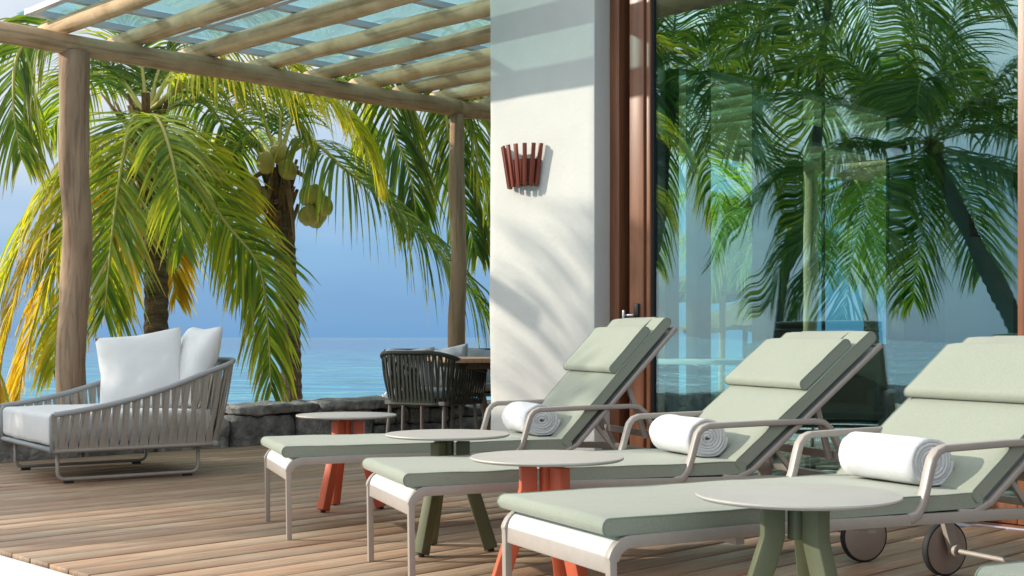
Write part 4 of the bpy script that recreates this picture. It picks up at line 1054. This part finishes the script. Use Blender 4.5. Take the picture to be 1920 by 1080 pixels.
# palms made of regular crowns: seen in the glass, through it, or unseen and added to cast shade
def auto_palm(base, crown, label, n_=15, L=2.9, seed=0, mats=('leaf', 'leaf', 'leaf_dark', 'leaf_yel'), group='coconut palms beyond the sea wall', r=.12, ll=.9, nl=52, nuts=True, wid=.042):
    rt, og = palm(label, base, crown, r, r*.9, group=group); rng = random.Random(seed)
    for i in range(n_):
        az = i*137.5+rng.uniform(-14, 14); elv = 62-100*(i/n_)+rng.uniform(-8, 8)
        frond(rt, og, arcpts(crown, az, elv, L*rng.uniform(.85, 1.1), 1.05), ll, nl, M[rng.choice(mats)], rng.uniform(.5, .9), wid, 60, None, .026, seed=seed*50+i)
    if nuts: coconuts(rt, og, Vector(crown)+Vector((0, -.2, -.25)), 6, .22, seed)
def on_sand(p_): return Vector((p_.x, p_.y, -.6))
g = refl(1742, 275, 32.0); auto_palm(on_sand(refl(1960, 700, 32.0)), g, 'big coconut palm left of the terrace, mirrored at the right of the glass', 20, 6.4, 11, ('leaf_dark',), ll=2.1, nl=66, r=.2, wid=.075)
g = refl(1262, 150, 43.0); auto_palm(on_sand(refl(1180, 700, 43.0)), g, 'big coconut palm mirrored beside the door stile', 18, 8.0, 12, ('leaf_dark', 'leaf_dark', 'leaf'), ll=2.6, nl=66, r=.25, wid=.095)
g = refl(1560, -50, 50.0); auto_palm(on_sand(refl(1440, 700, 50.0)), g, 'tall coconut palm whose fronds are mirrored along the top of the glass', 18, 8.5, 13, ('leaf_dark',), ll=2.8, nl=66, r=.28, wid=.10)
g = Vector((-11.3, 9.1, 4.0)); auto_palm((-11.9, 9.8, -.6), g, 'unseen coconut palm added left of the view to shade the white pillar', 24, 3.0, 14, ('leaf', 'leaf_yel'))  # out of view, added only for its shadow on pillar and deck
g = px(1600, 330, 21.0); auto_palm((g.x+.3, g.y, -.7), g, 'green coconut palm seen through the pavilion glass behind the log post', 17, 2.9, 15, ('leaf', 'leaf', 'leaf_yel'))
g = px(1420, 400, 22.0); auto_palm((g.x+.3, g.y, -.7), g, 'small coconut palm seen through the glass beside the thatched parasol', 13, 2.3, 16, ('leaf',))
g = px(1800, 300, 26.0); auto_palm((g.x+.3, g.y, -.7), g, 'coconut palm farthest right behind the pavilion', 13, 2.8, 17, ('leaf_dark', 'leaf'))

# thatched parasols on the beach
def parasol(p_, label, R_=1.5):
    root = empty('thatched_parasol', (p_.x, p_.y, -.7), label=label, cat='parasol', group='thatched beach parasols')
    h_ = p_.z+.7; s = MB(); s.tube([(0, 0, -.2), (.03, 0, h_)], .06, 10); s.build('pole', M['wood_log'], root, smooth=True)
    rng = random.Random(int(p_.x*10)); s = MB(); n_ = 40
    for (r_, z_) in ((.04, h_+.62), (R_*.5, h_+.32), (R_, h_)):
        for k in range(n_):
            a = 2*math.pi*k/n_; q = r_*(1+rng.uniform(-.04, .04)); s.v.append((q*math.cos(a), q*math.sin(a), z_+rng.uniform(-.05, .03)))
    for k in range(n_):
        r1_ = R_*.96; a = 2*math.pi*k/n_; s.v.append((r1_*math.cos(a), r1_*math.sin(a), h_-.10+rng.uniform(-.08, .04)))
    for j in range(3):
        for k in range(n_): s.f.append((j*n_+k, j*n_+(k+1) % n_, (j+1)*n_+(k+1) % n_, (j+1)*n_+k))
    s.build('thatch_roof', M['thatch'], root, smooth=True, angle=50)
parasol(px(1352, 548, 24), 'thatched parasol seen through the glass near the door stile')
parasol(px(1395, 612, 30), 'lower thatched parasol farther off seen through the glass')

# furniture inside the pavilion
def in_table(c, L_, W__, rz, label):
    root = empty('indoor_table', (c[0], c[1], .012), rz, label=label, cat='table')
    s = MB(); s.box((0, 0, .74), (L_, W__, .035)); s.build('table_top', M['white_paint'], root, bevel=.004)
    for x in (-1, 1):
        for y in (-1, 1):
            s = MB(); s.bar((x*(L_/2-.1), y*(W__/2-.08), .72), (x*(L_/2-.06), y*(W__/2-.05), 0), .05, .05); s.build('leg', M['dark_wood'], root)
    return root
p0 = px(1290, 744, 10.0); in_table((p0.x+.2, p0.y-.35), 1.5, .8, R(-20), 'pale table just inside the glass beside the door stile')
def wineglass(x, y, label):
    s = MB(); pr = [(.034, 0), (.034, .003), (.005, .008), (.004, .09), (.02, .105), (.036, .13), (.038, .16), (.030, .205)]; n_ = 18
    for k in range(n_):
        t_ = 2*math.pi*k/n_
        for (r_, z_) in pr: s.v.append((r_*math.cos(t_), r_*math.sin(t_), z_))
    m_ = len(pr)
    for k in range(n_):
        for i in range(m_-1): s.f.append((k*m_+i, ((k+1) % n_)*m_+i, ((k+1) % n_)*m_+i+1, k*m_+i+1))
    s.f.append(tuple(k*m_ for k in range(n_)))
    o = s.build('wine_glass', M['side_glass'], loc=(x, y, .7705), smooth=True); tag(o, label, 'wine glass', 'wine glasses on the indoor table')
for k in range(2): wineglass(p0.x+.05+.4*k, p0.y-.42-.12*k, ('clear wine glass on the table inside, nearest the door stile', 'clear wine glass on the far end of the table inside')[k])
def club_chair(x, y, rz, label):
    root = empty('indoor_armchair', (x, y, .012), rz, label=label, cat='armchair', group='dark armchairs inside the pavilion')
    rbox('seat', (0, 0, .38), (.62, .6, .16), .04, M['strap_dark'], root); rbox('backrest', (.27, 0, .62), (.14, .6, .5), .05, M['strap_dark'], root)
    for y_ in (-.28, .28): rbox('armrest', (0, y_, .5), (.55, .09, .14), .03, M['strap_dark'], root)
    for a_ in (-.25, .25):
        for b__ in (-.24, .24):
            s = MB(); s.bar((a_, b__, .31), (a_*1.15, b__*1.15, 0), .04, .04); s.build('leg', M['dark_wood'], root)
p1 = px(1580, 800, 9.2); club_chair(p1.x, p1.y, R(60), 'dark armchair inside, seen behind the middle lounger back')
p1 = px(1470, 740, 11.2); club_chair(p1.x, p1.y-.5, R(200), 'dark armchair deeper inside the pavilion')
root = empty('bar_counter', uv(8.6, 5.4, .012), R(44.4), label='dark bar counter inside the pavilion under the sea view', cat='counter')
s = MB(); s.box((1.4, 0, .40), (3.2, .5, .80)); s.build('body', M['dark_wood'], root, bevel=.005)
s = MB(); s.box((1.4, 0, .825), (3.3, .6, .05)); s.build('counter_top', M['black'], root, bevel=.005)
